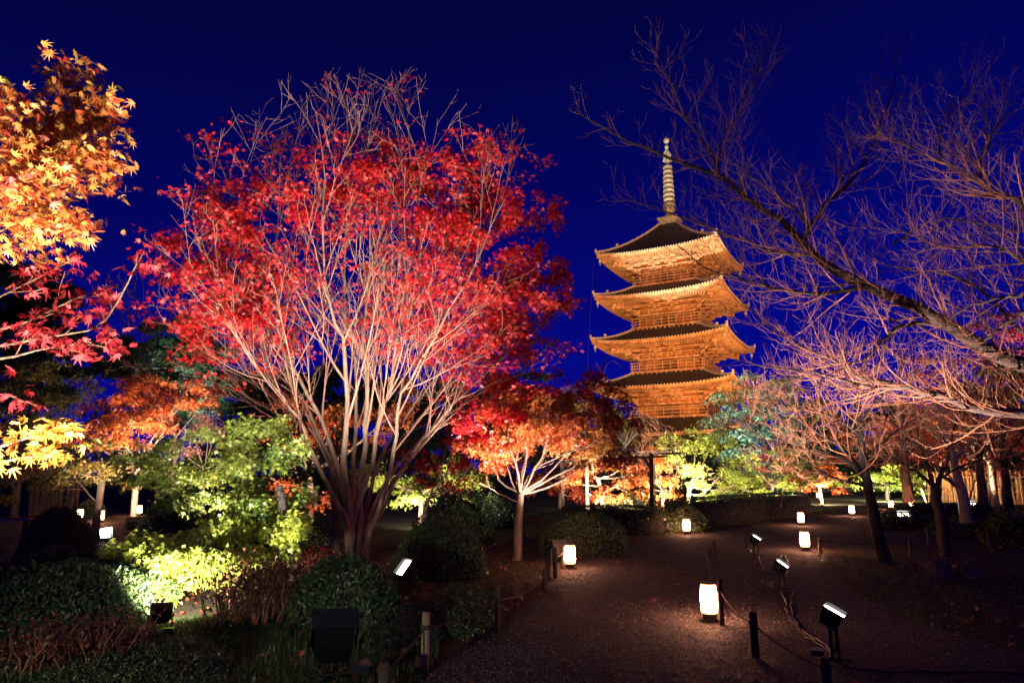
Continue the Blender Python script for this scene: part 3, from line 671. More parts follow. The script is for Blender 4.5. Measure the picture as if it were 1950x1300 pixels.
# ---- generic mid-distance tree: trunk, limbs to each leaf pad, twigs, leaves
def leafy(label, base, trunk, defs, mname, leaf, dens, tpl='maple5', bark='bark', tw='twig_maple', r0=.09, singles=0, cat='maple tree', name='maple_tree', group=None, twig_n=2.2, twig_len=.7, extra=None, tilt=.55, low=0.3):
    base = Vector(base); base.z = 0
    root = thing(name, label, cat, base, group=group)
    t = Tree([dict(n=twig_n, ang=34, len=twig_len, wig=.12, up=.05, t0=low, seg=5, rr=.55, rmax=.02), dict(n=3.5, ang=40, len=twig_len*.5, wig=.15, up=.03, t0=.2, seg=4, rr=.6, rmax=.008)], None, .0045)
    A, cen = pads(defs, leaf, dens, tilt)
    tr = [Vector(p) for p in trunk]; tr[0].z = -.05
    t.limb(tr, r0, r0*.72, 10, 0, False); fork = tr[-1]
    TR = resample(tr, 12)[5:]
    for c, a, b, dp in cen:
        c = Vector(c); lo = [q for q in TR if q.z < c.z-.1] or [TR[0]]; s = min(lo, key=lambda q: (q-c).length+.35*abs(q.z-tr[-1].z)); mid = s.lerp(c, .5)+Vector((random.gauss(0, .1), random.gauss(0, .1), -.1*(c-s).length))
        t.limb([s, mid, c, c+(c-s).normalized()*a*.6+Vector((0, 0, -.05))], r0*.36, .006, 10, .015)
    if extra:
        for L, r in extra: t.limb(L, r, .008, 10, .01)
    t.build(root, base, M[bark], M[tw])
    crown(root, base, 'maple3' if tpl == 'maple5' and trunk[0].y > 17.5 else tpl, mname, *A, singles=singles)
    return root, len(A[0])
tot = 0
def T(*a, **k):
    global tot
    r, n = leafy(*a, **k); tot += n; return r
# small fork-stemmed maple right of the big one, with a second colour of leaves as another part of its crown
b = G(985, 1066); Y = b.y
r = T('small maple with a straight pale trunk and orange-gold crown lit from below', b, px_limb([(985, 1066), (987, 1010), (990, 955), (991, 940)], Y),
  [(1015, 790, 75, 34, Y+.4, .8), (1080, 775, 70, 34, Y+.6, .7), (950, 800, 60, 34, Y-.2, .8), (1050, 820, 70, 26, Y-.4, .6), (925, 865, 52, 36, Y+.3, .6), (1110, 810, 60, 36, Y+.5, .7), (1150, 850, 60, 34, Y+1.0, .6), (990, 845, 60, 22, Y, .5), (1165, 790, 50, 34, Y+1.1, .6)],
  'orange', .075, 9.5, bark='bark', r0=.085, singles=120, twig_n=2, twig_len=.5, tw='twig_maple',
  extra=[(px_limb([(990, 948), (1010, 900), (1060, 870), (1110, 852), (1150, 835)], Y, Y-.3), .022), (px_limb([(988, 948), (1000, 890), (1004, 850), (1003, 810)], Y, Y-.3), .025), (px_limb([(990, 950), (970, 900), (960, 850), (950, 820)], Y, Y+.2), .022), (px_limb([(986, 955), (950, 940), (935, 930)], Y, Y-.2), .014)])
A, _ = pads([(935, 770, 62, 36, Y-.3, .7), (1000, 735, 75, 32, Y+.2, .8), (1090, 730, 60, 30, Y+.5, .7), (900, 820, 40, 34, Y-.2, .5), (965, 720, 40, 20, Y+.3, .5)], .08, 9); crown(r, r.location, 'maple5', 'red', *A, name='upper_crown', singles=60)
A, _ = pads([(1030, 800, 70, 26, Y-.1, .6), (1075, 830, 60, 24, Y-.3, .6), (1000, 770, 55, 24, Y, .6), (950, 850, 45, 30, Y-.2, .5), (1120, 845, 50, 22, Y-.1, .5)], .072, 8); crown(r, r.location, 'maple5', 'gold', *A, name='golden_spray')
A, _ = pads([(1170, 770, 45, 36, Y+1.2, .6), (1190, 830, 36, 40, Y+1.3, .5), (1120, 765, 40, 20, Y+1.2, .5)], .075, 10); crown(r, r.location, 'maple5', 'dred', *A, name='outer_crown')
# red low boughs between big and small maple
b = G(800, 1035); Y = 15.2
T('crimson maple with low leafy boughs behind the big maple, left of the small one', (P(800, 1000, Y).x, Y, 0), px_limb([(800, 1040), (806, 990), (815, 950)], Y), [(850, 850, 62, 22, Y, .7), (905, 875, 50, 20, Y-.3, .6), (850, 905, 55, 18, Y-.4, .6), (790, 870, 45, 18, Y+.2, .6), (870, 805, 45, 22, Y+.3, .6)], 'red', .08, 7, r0=.06, singles=60, twig_n=3)
# lime maple
Y = 10.2
b = G(560, 1075)
T('lime-green maple in low layered sprays, brightest where a lamp hides under it', (P(560, 1060, Y).x, Y, 0), px_limb([(566, 1075), (556, 1035), (546, 1000), (538, 960), (530, 925)], Y, Y-.2),
  [(265, 1040, 75, 13, 8.9, .6), (335, 1058, 85, 16, 8.7, .6), (235, 1056, 50, 10, 8.7, .4), (400, 1080, 70, 18, 8.8, .6), (300, 1050, 85, 16, 9.2, .7), (370, 1045, 90, 22, 9.4, .8), (450, 1015, 95, 28, 9.8, .8), (330, 1078, 70, 20, 9.0, .6), (420, 1060, 80, 22, 9.2, .7), (510, 1045, 60, 20, 9.7, .6), (560, 1000, 36, 18, 9.8, .4), (470, 975, 90, 24, 10.2, .8), (300, 1110, 40, 24, 8.6, .4)],
  'lime', .068, 16, bark='bark_black', r0=.085, singles=240, tw='bark_dark', twig_n=2.4, twig_len=.45)
# left middle distance
Y = 20.5
T('red-orange maple with ruddy crown in the middle distance at left', (P(255, 940, Y).x, Y, 0), px_limb([(255, 985), (258, 930), (262, 880)], Y), [(180, 770, 80, 30, Y, 1.2), (260, 745, 80, 34, Y+.6, 1.2), (230, 815, 80, 28, Y-.4, 1), (330, 790, 55, 34, Y+.5, 1), (160, 820, 55, 24, Y, 1), (350, 750, 50, 24, Y+.8, 1)], 'orange', .11, 9, r0=.1)
T('dark red maple glowing dimly behind the red-orange one', (P(330, 900, 24).x, 24, 0), px_limb([(330, 965), (332, 900), (335, 830)], 24), [(270, 725, 70, 22, 24, 1.2), (340, 740, 70, 26, 24.5, 1.2), (300, 765, 70, 24, 23.6, 1.0), (400, 745, 35, 24, 24.2, .8)], 'dred', .12, 10, r0=.1)
Y = 18.2
T('olive-yellow maple with a lamplit forked trunk at left', (P(187, 985, Y).x, Y, 0), px_limb([(183, 1000), (188, 960), (195, 910)], Y), [(110, 870, 70, 26, Y, 1), (190, 860, 70, 28, Y-.3, 1), (240, 900, 50, 22, Y-.4, .8), (150, 900, 60, 18, Y-.6, .8), (250, 855, 40, 24, Y+.4, .8), (90, 900, 50, 20, Y+.3, .8)], 'olive', .09, 10, bark='bark', r0=.11, extra=[(px_limb([(188, 960), (160, 930), (140, 905)], Y, Y), .03)])
T('brown-green broadleaf tree at the left edge behind the crimson boughs', (P(30, 900, 26).x, 26, 0), px_limb([(30, 960), (34, 900), (40, 840)], 26), [(20, 740, 60, 40, 26, 1.4), (90, 720, 55, 36, 26.5, 1.3), (40, 810, 70, 40, 25.6, 1.3), (110, 790, 50, 40, 26, 1.2), (20, 870, 50, 30, 25.4, 1), (20, 920, 70, 26, 25, 1), (150, 740, 34, 26, 26.4, 1)], 'olive', .15, 9, bark='bark_dark', r0=.16, cat='broadleaf tree', name='broadleaf_tree')
T('slender pink-leaved tree among the green maples at left', (P(385, 900, 19).x, 19, 0), px_limb([(385, 975), (386, 930), (388, 890)], 19), [(370, 830, 40, 26, 19, .7), (405, 825, 30, 22, 19, .6), (395, 795, 30, 16, 19.2, .6), (350, 855, 28, 16, 18.8, .5)], 'pink', .07, 9, bark='bark_pale', r0=.05, twig_n=4, cat='tree', name='ornamental_tree')
Y = 18.6
T('red and orange maple half hidden behind the stems of the big maple', (P(590, 930, Y).x, Y, 0), px_limb([(592, 985), (592, 940), (588, 900)], Y), [(560, 790, 60, 32, Y, 1), (620, 830, 55, 34, Y+.3, 1), (550, 850, 50, 26, Y-.3, .9), (660, 770, 50, 34, Y+.6, 1), (560, 925, 50, 14, Y-.6, .7), (600, 955, 40, 14, Y-.6, .7), (730, 800, 45, 34, Y+.4, 1), (780, 760, 40, 30, Y+.5, .9)], 'orange', .085, 9, r0=.1)
T('green maple with a straight dark trunk just behind the foot of the big maple', (P(640, 1030, 15).x, 15, 0), px_limb([(641, 1042), (640, 990), (636, 940), (634, 900)], 15), [(590, 870, 45, 26, 15, .7), (640, 850, 45, 30, 15.2, .7), (560, 895, 40, 20, 14.8, .6), (700, 880, 40, 24, 15.2, .6)], 'green', .075, 8, bark='bark_dark', r0=.10)
Y = 21
T('bright yellow-green maple behind the big maple stems at their right', (P(800, 970, Y).x, Y, 0), px_limb([(800, 985), (802, 960), (806, 935)], Y), [(760, 925, 60, 20, Y, 1), (830, 925, 60, 20, Y+.4, 1), (900, 925, 50, 20, Y+.6, 1), (780, 950, 50, 14, Y-.5, .8), (860, 950, 45, 14, Y, .8), (880, 895, 50, 24, Y+1, 1), (720, 900, 50, 22, Y+.5, 1)], 'lime', .09, 10, r0=.08)
# centre background
Y = 25
T('orange maple with a lamplit leaning trunk, left of the pergola post', (P(1148, 960, Y).x, Y, 0), px_limb([(1150, 985), (1146, 940), (1138, 910)], Y), [(1130, 890, 60, 24, Y, 1.2), (1190, 890, 55, 28, Y+.4, 1.2), (1090, 915, 45, 24, Y-.2, 1), (1220, 930, 45, 26, Y+.6, 1.2), (1160, 930, 45, 16, Y-.4, 1), (1230, 880, 40, 28, Y+.9, 1.2)], 'orange', .11, 11, bark='bark_pale', r0=.1)
T('red maple low behind the hedge, left of the pergola', (P(1065, 950, 27).x, 27, 0), px_limb([(1066, 975), (1066, 950), (1068, 935)], 27), [(1060, 915, 36, 24, 27, 1), (1100, 935, 40, 20, 27, 1), (1030, 925, 30, 22, 27, 1), (1110, 900, 36, 20, 27.5, 1)], 'dred', .12, 11, r0=.08)
Y = 25.5
T('lime-green maple with two spreading stems, right of the pergola', (P(1318, 975, Y).x, Y, 0), px_limb([(1316, 985), (1312, 950), (1314, 925), (1322, 912)], Y), [(1300, 880, 50, 26, Y, 1.2), (1350, 860, 55, 30, Y+.4, 1.2), (1390, 895, 50, 26, Y+.2, 1.2), (1340, 905, 50, 18, Y-.5, 1), (1290, 845, 45, 22, Y+.6, 1.1), (1420, 920, 45, 24, Y, 1.1), (1380, 935, 50, 18, Y-.6, 1), (1370, 835, 40, 18, Y+.8, 1), (1325, 830, 40, 16, Y+.6, 1)], 'lime', .105, 11, bark='bark', r0=.09, extra=[(px_limb([(1322, 975), (1336, 945), (1362, 915), (1395, 895), (1425, 880)], Y, Y), .06)])
T('amber maple low behind the long hedge, between pergola and lime maple', (P(1262, 955, 29).x, 29, 0), px_limb([(1262, 968), (1262, 950), (1264, 935)], 29), [(1250, 905, 45, 28, 29, 1.3), (1290, 925, 36, 22, 29, 1.2), (1230, 920, 30, 24, 29, 1.2)], 'gold', .12, 11, r0=.08)
Y = 31
T('yellow-green maple with red flecks above the long hedge', (P(1470, 955, Y).x, Y, 0), px_limb([(1470, 966), (1470, 945), (1472, 925)], Y), [(1440, 890, 55, 30, Y, 1.4), (1500, 880, 50, 28, Y+.5, 1.4), (1470, 920, 60, 20, Y-.3, 1.2), (1530, 920, 40, 20, Y, 1.2), (1410, 930, 40, 20, Y-.4, 1.2), (1490, 850, 45, 20, Y+.9, 1.2)], 'lime', .12, 11, r0=.09)
A, _ = pads([(1480, 880, 36, 20, 30.2, .8), (1510, 905, 26, 14, 30, .8), (1440, 855, 30, 14, 30.8, .8)], .12, 8); 
crown(bpy.data.objects[[o.name for o in bpy.data.objects if o.get('label', '').startswith('yellow-green maple with red')][0]], (P(1470, 955, Y).x, Y, 0), 'maple3', 'dred', *A, name='red_spray')
T('small peach-coloured maple beside the far lantern at the hedge end', (P(1565, 945, 37).x, 37, 0), px_limb([(1565, 958), (1563, 940), (1560, 925)], 37), [(1545, 915, 36, 18, 37, 1.4), (1585, 915, 34, 16, 37, 1.4), (1565, 895, 36, 14, 37.5, 1.4)], 'orange', .14, 12, bark='bark_pale', r0=.1, tpl='maple3')
T('bright lime maple far off in front of the ochre wall', (P(1690, 940, 42).x, 42, 0), px_limb([(1690, 947), (1690, 935), (1692, 925)], 42), [(1670, 915, 45, 16, 42, 1.8), (1720, 910, 45, 18, 42.5, 1.8), (1690, 895, 45, 14, 43, 1.8), (1610, 915, 36, 12, 43, 1.5), (1745, 925, 30, 14, 42, 1.5)], 'lime', .16, 12, bark='bark_dark', r0=.12, tpl='maple3')
T('russet maple behind the bare cherries, above the far lime maple', (P(1690, 930, 46).x, 46, 0), px_limb([(1690, 943), (1690, 900), (1692, 870)], 46), [(1660, 820, 50, 28, 46, 2), (1720, 830, 50, 30, 46, 2), (1690, 860, 60, 24, 45, 2), (1620, 850, 45, 28, 46, 2), (1590, 820, 40, 24, 47, 2), (1760, 810, 45, 30, 46, 2)], 'dred', .19, 10, bark='bark_dark', r0=.2, tpl='maple3')
T('dusky brown-leaved tree filling the right edge behind the cherries', (P(1890, 930, 33).x, 33, 0), px_limb([(1890, 962), (1888, 900), (1880, 820)], 33), [(1830, 720, 70, 45, 33, 1.8), (1910, 700, 60, 50, 34, 1.8), (1860, 790, 80, 45, 33, 1.8), (1930, 800, 50, 50, 33, 1.6), (1790, 780, 50, 40, 34, 1.6), (1850, 860, 80, 34, 32.6, 1.6), (1930, 870, 45, 34, 33, 1.5), (1770, 700, 40, 34, 35, 1.5), (1900, 630, 50, 40, 35, 1.6)], 'dred', .16, 6.5, bark='bark_dark', r0=.22, tpl='maple3', cat='broadleaf tree', name='broadleaf_tree')
T('tall camphor tree with teal-lit foliage, right of the pagoda', (P(1430, 900, 56).x, 56, 0), px_limb([(1430, 935), (1428, 880), (1430, 820)], 56), [(1440, 735, 50, 24, 56, 2.4), (1400, 770, 50, 30, 56, 2.4), (1460, 780, 55, 34, 55, 2.4), (1380, 810, 45, 28, 56, 2.2), (1430, 830, 60, 34, 55, 2.4), (1490, 745, 36, 28, 57, 2), (1490, 820, 45, 34, 56, 2.2), (1420, 880, 80, 30, 56, 2.2)], 'teal', .34, 11, bark='bark_dark', r0=.4, tpl='maple3', cat='camphor tree', name='camphor_tree')
# dark evergreens along the back
EV = [('black evergreen mass at the left edge, rising behind the golden bough', 38, [(40, 545, 70, 50), (100, 590, 60, 50), (30, 640, 80, 60), (130, 660, 60, 50), (60, 720, 80, 40)], 60, .36),
      ('dark evergreen between the left edge tree and the big maple', 42, [(350, 640, 70, 40), (300, 700, 70, 50), (400, 690, 60, 50), (220, 680, 60, 40), (340, 760, 90, 50), (440, 740, 60, 40)], 330, .38),
      ('dark evergreen hidden behind the stems of the big maple', 44, [(520, 730, 60, 40), (600, 740, 70, 50), (680, 750, 60, 40), (560, 800, 80, 50), (650, 820, 80, 50), (480, 800, 60, 50)], 590, .40),
      ('dark evergreen behind the small maple, left of the pagoda', 48, [(760, 760, 60, 40), (850, 760, 60, 34), (940, 740, 60, 34), (1020, 740, 50, 34), (820, 830, 80, 50), (960, 820, 90, 50), (1080, 780, 40, 34)], 880, .42),
      ('dark evergreen screening the foot of the pagoda', 62, [(1120, 840, 60, 30), (1200, 850, 60, 26), (1290, 850, 60, 26), (1360, 850, 50, 34), (1160, 890, 80, 36), (1260, 890, 80, 36), (1340, 900, 80, 30)], 1230, .48),
      ('dark evergreen behind the left bare cherry, right of the camphor', 60, [(1540, 800, 50, 40), (1580, 850, 60, 40), (1520, 870, 60, 40), (1640, 880, 70, 34), (1700, 800, 50, 36), (1760, 830, 60, 50)], 1570, .48),
      ('dark evergreen in the far right corner behind the brown tree', 50, [(1850, 780, 80, 60), (1930, 760, 60, 70), (1800, 850, 80, 50), (1920, 860, 80, 50)], 1880, .42)]
for lb, Y, df, tx, lf in EV:
    T(lb, (P(tx, 930, Y).x, Y, 0), px_limb([(tx, 900+1.6/Y*1300), (tx+2, 900), (tx+4, df[0][1]+60)], Y), [(*d, Y+random.uniform(-1, 1), 2.0) for d in df], 'evergreen', lf, 13, tpl='maple3', bark='bark_dark', tw='bark_dark', r0=.25, twig_n=.8, cat='evergreen tree', name='evergreen_tree')
r = bpy.data.objects[[o.name for o in bpy.data.objects if o.get('label', '').startswith('lime-green maple in low')][0]]
A, _ = pads([(400, 930, 90, 30, 10.6, .9), (330, 890, 75, 34, 11.0, .8), (500, 900, 80, 34, 10.5, .9), (430, 850, 80, 30, 10.9, .9), (550, 860, 50, 30, 10.5, .6), (500, 815, 60, 26, 10.9, .8), (300, 850, 60, 26, 11.2, .7), (560, 930, 40, 24, 10.3, .5), (260, 890, 45, 24, 11.3, .6), (520, 960, 60, 24, 10.1, .6)], .066, 10); crown(r, r.location, 'maple5', 'green', *A, name='upper_crown')
r = T('dark conifer with a patch of teal-lit needles, left of the big maple', (P(385, 940, 40.5).x, 40.5, 0), px_limb([(386, 941), (384, 860), (380, 740)], 40.5), [(372, 712, 36, 22, 40.2, 1), (385, 735, 30, 16, 40, 1), (350, 735, 28, 16, 40.4, 1), (390, 780, 60, 34, 40.5, 1.2)], 'teal', .16, 14, bark='bark_dark', r0=.2, tpl='oval', cat='conifer', name='conifer')
print('leaves', tot)

# ---- the far wood that closes the view as one dark mass
n = 15000; x = rng.uniform(-95, 105, n); hh = 5.5+2.2*np.sin(x*.21)+1.6*np.sin(x*.53+1)+1.0*np.sin(x*1.1+2); z = hh*rng.random(n)**.8; y = 78+rng.normal(0, 2.0, n)+.02*np.abs(x)
k = np.abs(x-24.4) > 11; pos = np.stack([x, y-np.where(np.abs(x-24.4) < 30, 0, 0), z], 1)[k]; n = len(pos)
N = rng.normal(0, .7, (n, 3)); N[:, 1] -= .8; link('distant_wood', leaf_mesh('distant_wood', 'maple3', pos, frames(rng.normal(0, 1, (n, 3)), N), rng.uniform(.6, 1.3, n), rng.random(n), M['evergreen']), kind='stuff')

# ---- bare trees
def bare(label, base, limbs, lv, bark, tw, rmin, cat='cherry tree', name='cherry_tree', trunk_k=9, names=('trunk', 'branches', 'twigs'), n=14):
    base = Vector(base); base.z = 0; root = thing(name, label, cat, base)
    t = Tree(lv, None, rmin)
    for q in limbs:
        t.limb(q[0], q[1], q[2], q[4] if len(q) > 4 else n, .012, q[3] if len(q) > 3 else True)
    t.build(root, base, M[bark], M[tw], trunk_k, names); print(name, len(t.segs)); return root
def CH(a, b, c, n=(4.2, 6.0, 6.5), up=.10, tip=.5, rm=(.022, .010, .005)):
    return [dict(n=n[0], ang=46, len=a, wig=.09, up=up*.5, curl=.3, t0=.10, seg=7, rr=.5, rmax=rm[0], flat=.45, tip=tip),
            dict(n=n[1], ang=46, len=b, wig=.12, up=up, curl=.5, t0=.12, seg=6, rr=.55, rmax=rm[1], flat=.3),
            dict(n=n[2], ang=42, len=c, wig=.14, up=up*1.2, curl=.6, t0=.2, seg=4, rr=.6, rmax=rm[2])]
tr0 = Vector((6.6, 6.6, 0))
Fk = Vector((6.25, 6.6, 2.05))
near = [([tr0-Vector((0, 0, .05)), tr0+Vector((-.03, 0, .8)), Fk], .24, .19, False, 10)]
def nl(pts, Y0, Y1, r0, r1, root=False):
    L = px_limb(pts, Y0, Y1)
    if root: L = [Fk+Vector((0, 0, -.15)), Fk.lerp(L[0], .55)+Vector((0, 0, .05))]+L
    near.append((L, r0, r1))
nl([(1950, 697), (1867, 661), (1815, 625), (1758, 592), (1692, 565), (1617, 528), (1582, 510), (1547, 482), (1510, 446), (1473, 410), (1429, 383), (1398, 353), (1363, 331), (1297, 309), (1232, 283), (1175, 260), (1113, 225), (1100, 210)], 6.6, 8.2, .10, .004, True)
near[-1] = (near[-1][0], .092, .004, True, 26)
nl([(1547, 484), (1538, 436), (1573, 392), (1617, 348), (1652, 296), (1683, 225), (1701, 165), (1704, 107)], 7.25, 7.7, .034, .003)
nl([(1367, 331), (1370, 296), (1398, 234), (1433, 160), (1452, 105), (1466, 68)], 7.7, 8.2, .017, .003)
nl([(1363, 310), (1346, 282), (1306, 225), (1275, 155), (1255, 110), (1248, 88)], 7.75, 8.3, .016, .003)
nl([(1648, 546), (1600, 553), (1538, 559), (1451, 541), (1407, 532), (1341, 510), (1290, 465)], 7.0, 7.4, .030, .004)
nl([(1556, 490), (1538, 486), (1473, 482), (1407, 453), (1319, 425), (1253, 395), (1179, 375)], 7.2, 7.9, .026, .003)
nl([(1545, 430), (1500, 390), (1450, 350), (1410, 320), (1380, 300)], 7.3, 7.1, .018, .003)
nl([(1950, 388), (1911, 379), (1867, 348), (1801, 313), (1714, 274), (1674, 258)], 6.0, 6.4, .032, .004, True)
nl([(1950, 789), (1884, 782), (1833, 771), (1781, 751), (1746, 744), (1711, 730), (1677, 738), (1614, 728), (1556, 709), (1469, 697), (1400, 686)], 6.3, 6.9, .062, .004, True)
nl([(1767, 616), (1711, 623), (1677, 657), (1625, 692), (1573, 720), (1520, 760)], 6.85, 6.5, .024, .003)
nl([(1700, 730), (1642, 718), (1594, 690), (1532, 662), (1480, 630), (1448, 607), (1415, 575)], 6.7, 7.1, .026, .003)
nl([(1950, 556), (1905, 570), (1850, 580), (1800, 612)], 6.1, 6.6, .018, .008)
nl([(1950, 595), (1902, 626), (1872, 650)], 6.2, 6.5, .02, .012)
nl([(1867, 350), (1872, 290), (1900, 240), (1940, 190)], 6.2, 6.4, .016, .003)
nl([(1700, 465), (1760, 430), (1830, 420), (1950, 440)], 7.0, 6.4, .012, .008)
nl([(1950, 500), (1880, 470), (1800, 470), (1720, 440), (1650, 430)], 6.2, 6.9, .026, .003, True)
nl([(1790, 310), (1795, 250), (1830, 190), (1835, 160)], 6.3, 6.6, .012, .003)
nl([(1950, 640), (1880, 560), (1790, 520), (1700, 510), (1620, 470)], 6.4, 7.4, .03, .003, True)
bare('near leafless cherry whose dark mossy boughs arch in from the right edge', tr0, near, CH(1.0, .46, .24, (8.5, 9.5, 8.5), .10, .85, (.010, .0055, .0034)), 'bark_cherry', 'twig_cherry', .0017)
b = G(1683, 1072); Y = b.y
bare('leafless cherry with a dark leaning trunk, left one of the pair on the lawn', b, [
  (px_limb([(1688, 1078), (1680, 1050), (1668, 1000), (1657, 945), (1648, 905), (1642, 850), (1637, 815)], Y), .14, .05, False), (px_limb([(1637, 815), (1634, 785), (1636, 740), (1650, 690)], Y), .05, .012),
  (px_limb([(1650, 915), (1620, 880), (1570, 862), (1520, 852), (1460, 840), (1410, 822), (1350, 800)], Y, Y-.6), .05, .005), (px_limb([(1648, 905), (1610, 860), (1570, 830), (1510, 800), (1450, 790)], Y, Y+.5), .045, .005),
  (px_limb([(1640, 830), (1600, 800), (1540, 780), (1470, 765), (1420, 760)], Y, Y-.5), .035, .005), (px_limb([(1636, 780), (1600, 745), (1560, 720), (1500, 715)], Y, Y+.4), .03, .004), (px_limb([(1645, 870), (1690, 835), (1740, 800), (1790, 790)], Y, Y+.5), .03, .004), (px_limb([(1638, 800), (1680, 750), (1720, 720), (1760, 700)], Y, Y-.4), .03, .004),
  (px_limb([(1655, 930), (1580, 905), (1530, 880), (1490, 890)], Y, Y-.9), .03, .004)],
  CH(1.3, .62, .32, (5.4, 6.2, 6.0), .10, .5, (.016, .007, .0045)), 'bark_black', 'twig_cherry', .0042)
b = G(1800, 1058); Y = b.y
bare('leafless cherry with a dark three-way fork, right one of the pair on the lawn', b, [
  (px_limb([(1803, 1064), (1795, 1010), (1783, 950), (1780, 925)], Y), .12, .09, False), (px_limb([(1780, 930), (1768, 890), (1752, 850), (1745, 800), (1730, 760)], Y, Y-.3), .055, .006), (px_limb([(1780, 930), (1740, 895), (1700, 870), (1660, 850)], Y, Y-.5), .045, .006),
  (px_limb([(1783, 930), (1805, 870), (1815, 820), (1835, 770), (1850, 730)], Y, Y+.2), .05, .006), (px_limb([(1750, 850), (1715, 815), (1680, 800), (1640, 800)], Y-.2, Y-.8), .026, .004), (px_limb([(1810, 850), (1860, 810), (1910, 790), (1960, 790)], Y, Y-.4), .026, .004), (px_limb([(1785, 910), (1850, 880), (1900, 870), (1960, 850)], Y, Y+.4), .026, .004)],
  CH(1.2, .6, .3, (5.4, 6.2, 6.0), .10, .5, (.016, .007, .0045)), 'bark_black', 'twig_cherry', .0042)
Y = 17.5
bare('leafless cherry with a pale floodlit trunk beyond the dark forked one', P(1842, 980, Y), [
  (px_limb([(1842, 995), (1832, 940), (1818, 890), (1810, 845), (1795, 800), (1785, 760)], Y), .16, .03), (px_limb([(1828, 930), (1795, 905), (1772, 880), (1755, 850)], Y, Y-.4), .07, .008), (px_limb([(1815, 880), (1850, 840), (1880, 800), (1900, 760)], Y, Y+.4), .06, .008), (px_limb([(1810, 850), (1770, 820), (1730, 800), (1690, 790)], Y, Y-.6), .05, .006), (px_limb([(1815, 880), (1760, 850), (1700, 840)], Y, Y+.3), .04, .006)],
  CH(1.6, .8, .4, (2.6, 3.6, 3.6)), 'bark_pale', 'twig_cherry', .006)
for lb, x, yb, Y, rr, bk in (('thick dark trunk of a bare tree in front of the bamboo fence', 1870, 968, 27, .22, 'bark_dark'), ('pale lamplit trunk between two dark ones by the bamboo fence', 1893, 966, 28, .15, 'bark_pale'), ('dark slanting trunk at the right of the bamboo fence', 1917, 970, 26, .2, 'bark_dark'), ('brown trunk propped by a stake beside the far lanterns', 1728, 968, 32, .28, 'bark')):
    bare(lb, (P(x, yb, Y).x, Y, 0), [(px_limb([(x+4, 900+1.6/Y*1300+4), (x, 930), (x-6, 880), (x-10, 820), (x-16, 760)], Y), rr, rr*.35), (px_limb([(x-4, 890), (x-40, 850), (x-80, 830)], Y, Y-.5), rr*.4, .01), (px_limb([(x-6, 870), (x+30, 830), (x+60, 810)], Y, Y+.5), rr*.35, .01)], CH(1.8, .9, .45, (1.8, 2.4, 2.4)), bk, 'twig_cherry', .009, 'tree', 'bare_tree')
Y = 30
bare('thin dim leafless tree arching against the sky between golden bough and big maple', (P(300, 930, Y).x, Y, 0), [(px_limb([(300, 968), (298, 850), (290, 740), (280, 680)], Y), .14, .05), (px_limb([(285, 700), (250, 640), (230, 600), (200, 570)], Y), .05, .008), (px_limb([(285, 690), (310, 630), (340, 600), (390, 590)], Y), .05, .008), (px_limb([(280, 680), (280, 620), (265, 580), (250, 550)], Y), .04, .008), (px_limb([(288, 720), (230, 680), (180, 660)], Y), .04, .008)], CH(2.0, 1.0, .5, (2.4, 3, 3), .05), 'bark_dark', 'twig_cherry', .008, 'tree', 'bare_tree')
Y = 26
weep = [(px_limb([(1192, 985), (1190, 940), (1186, 890), (1190, 850)], Y), .12, .06, False)]
for x in (1050, 1075, 1100, 1130, 1160, 1215, 1245, 1270, 1150, 1225):
    yt = 700+abs(x-1150)*.35+random.uniform(0, 40) if x < 1150 else 800+random.uniform(-20, 30)
    weep.append((px_limb([(1190, 850), ((1190+x)/2, yt), (x, yt+25), (x+(x-1190)*.18, yt+90)], Y, Y+random.uniform(-1.5, 1.5)), .035, .006))
bare('weeping cherry with thin hanging twigs, propped by the timber pergola', (P(1192, 960, Y).x, Y, 0), weep, [dict(n=3.2, ang=50, len=2.0, wig=.08, up=-.28, t0=.15, seg=8, rr=.5, rmax=.012), dict(n=1.6, ang=30, len=1.0, wig=.08, up=-.2, t0=.1, seg=5, rr=.6, rmax=.007)], 'bark_dark', 'twig_cherry', .006)

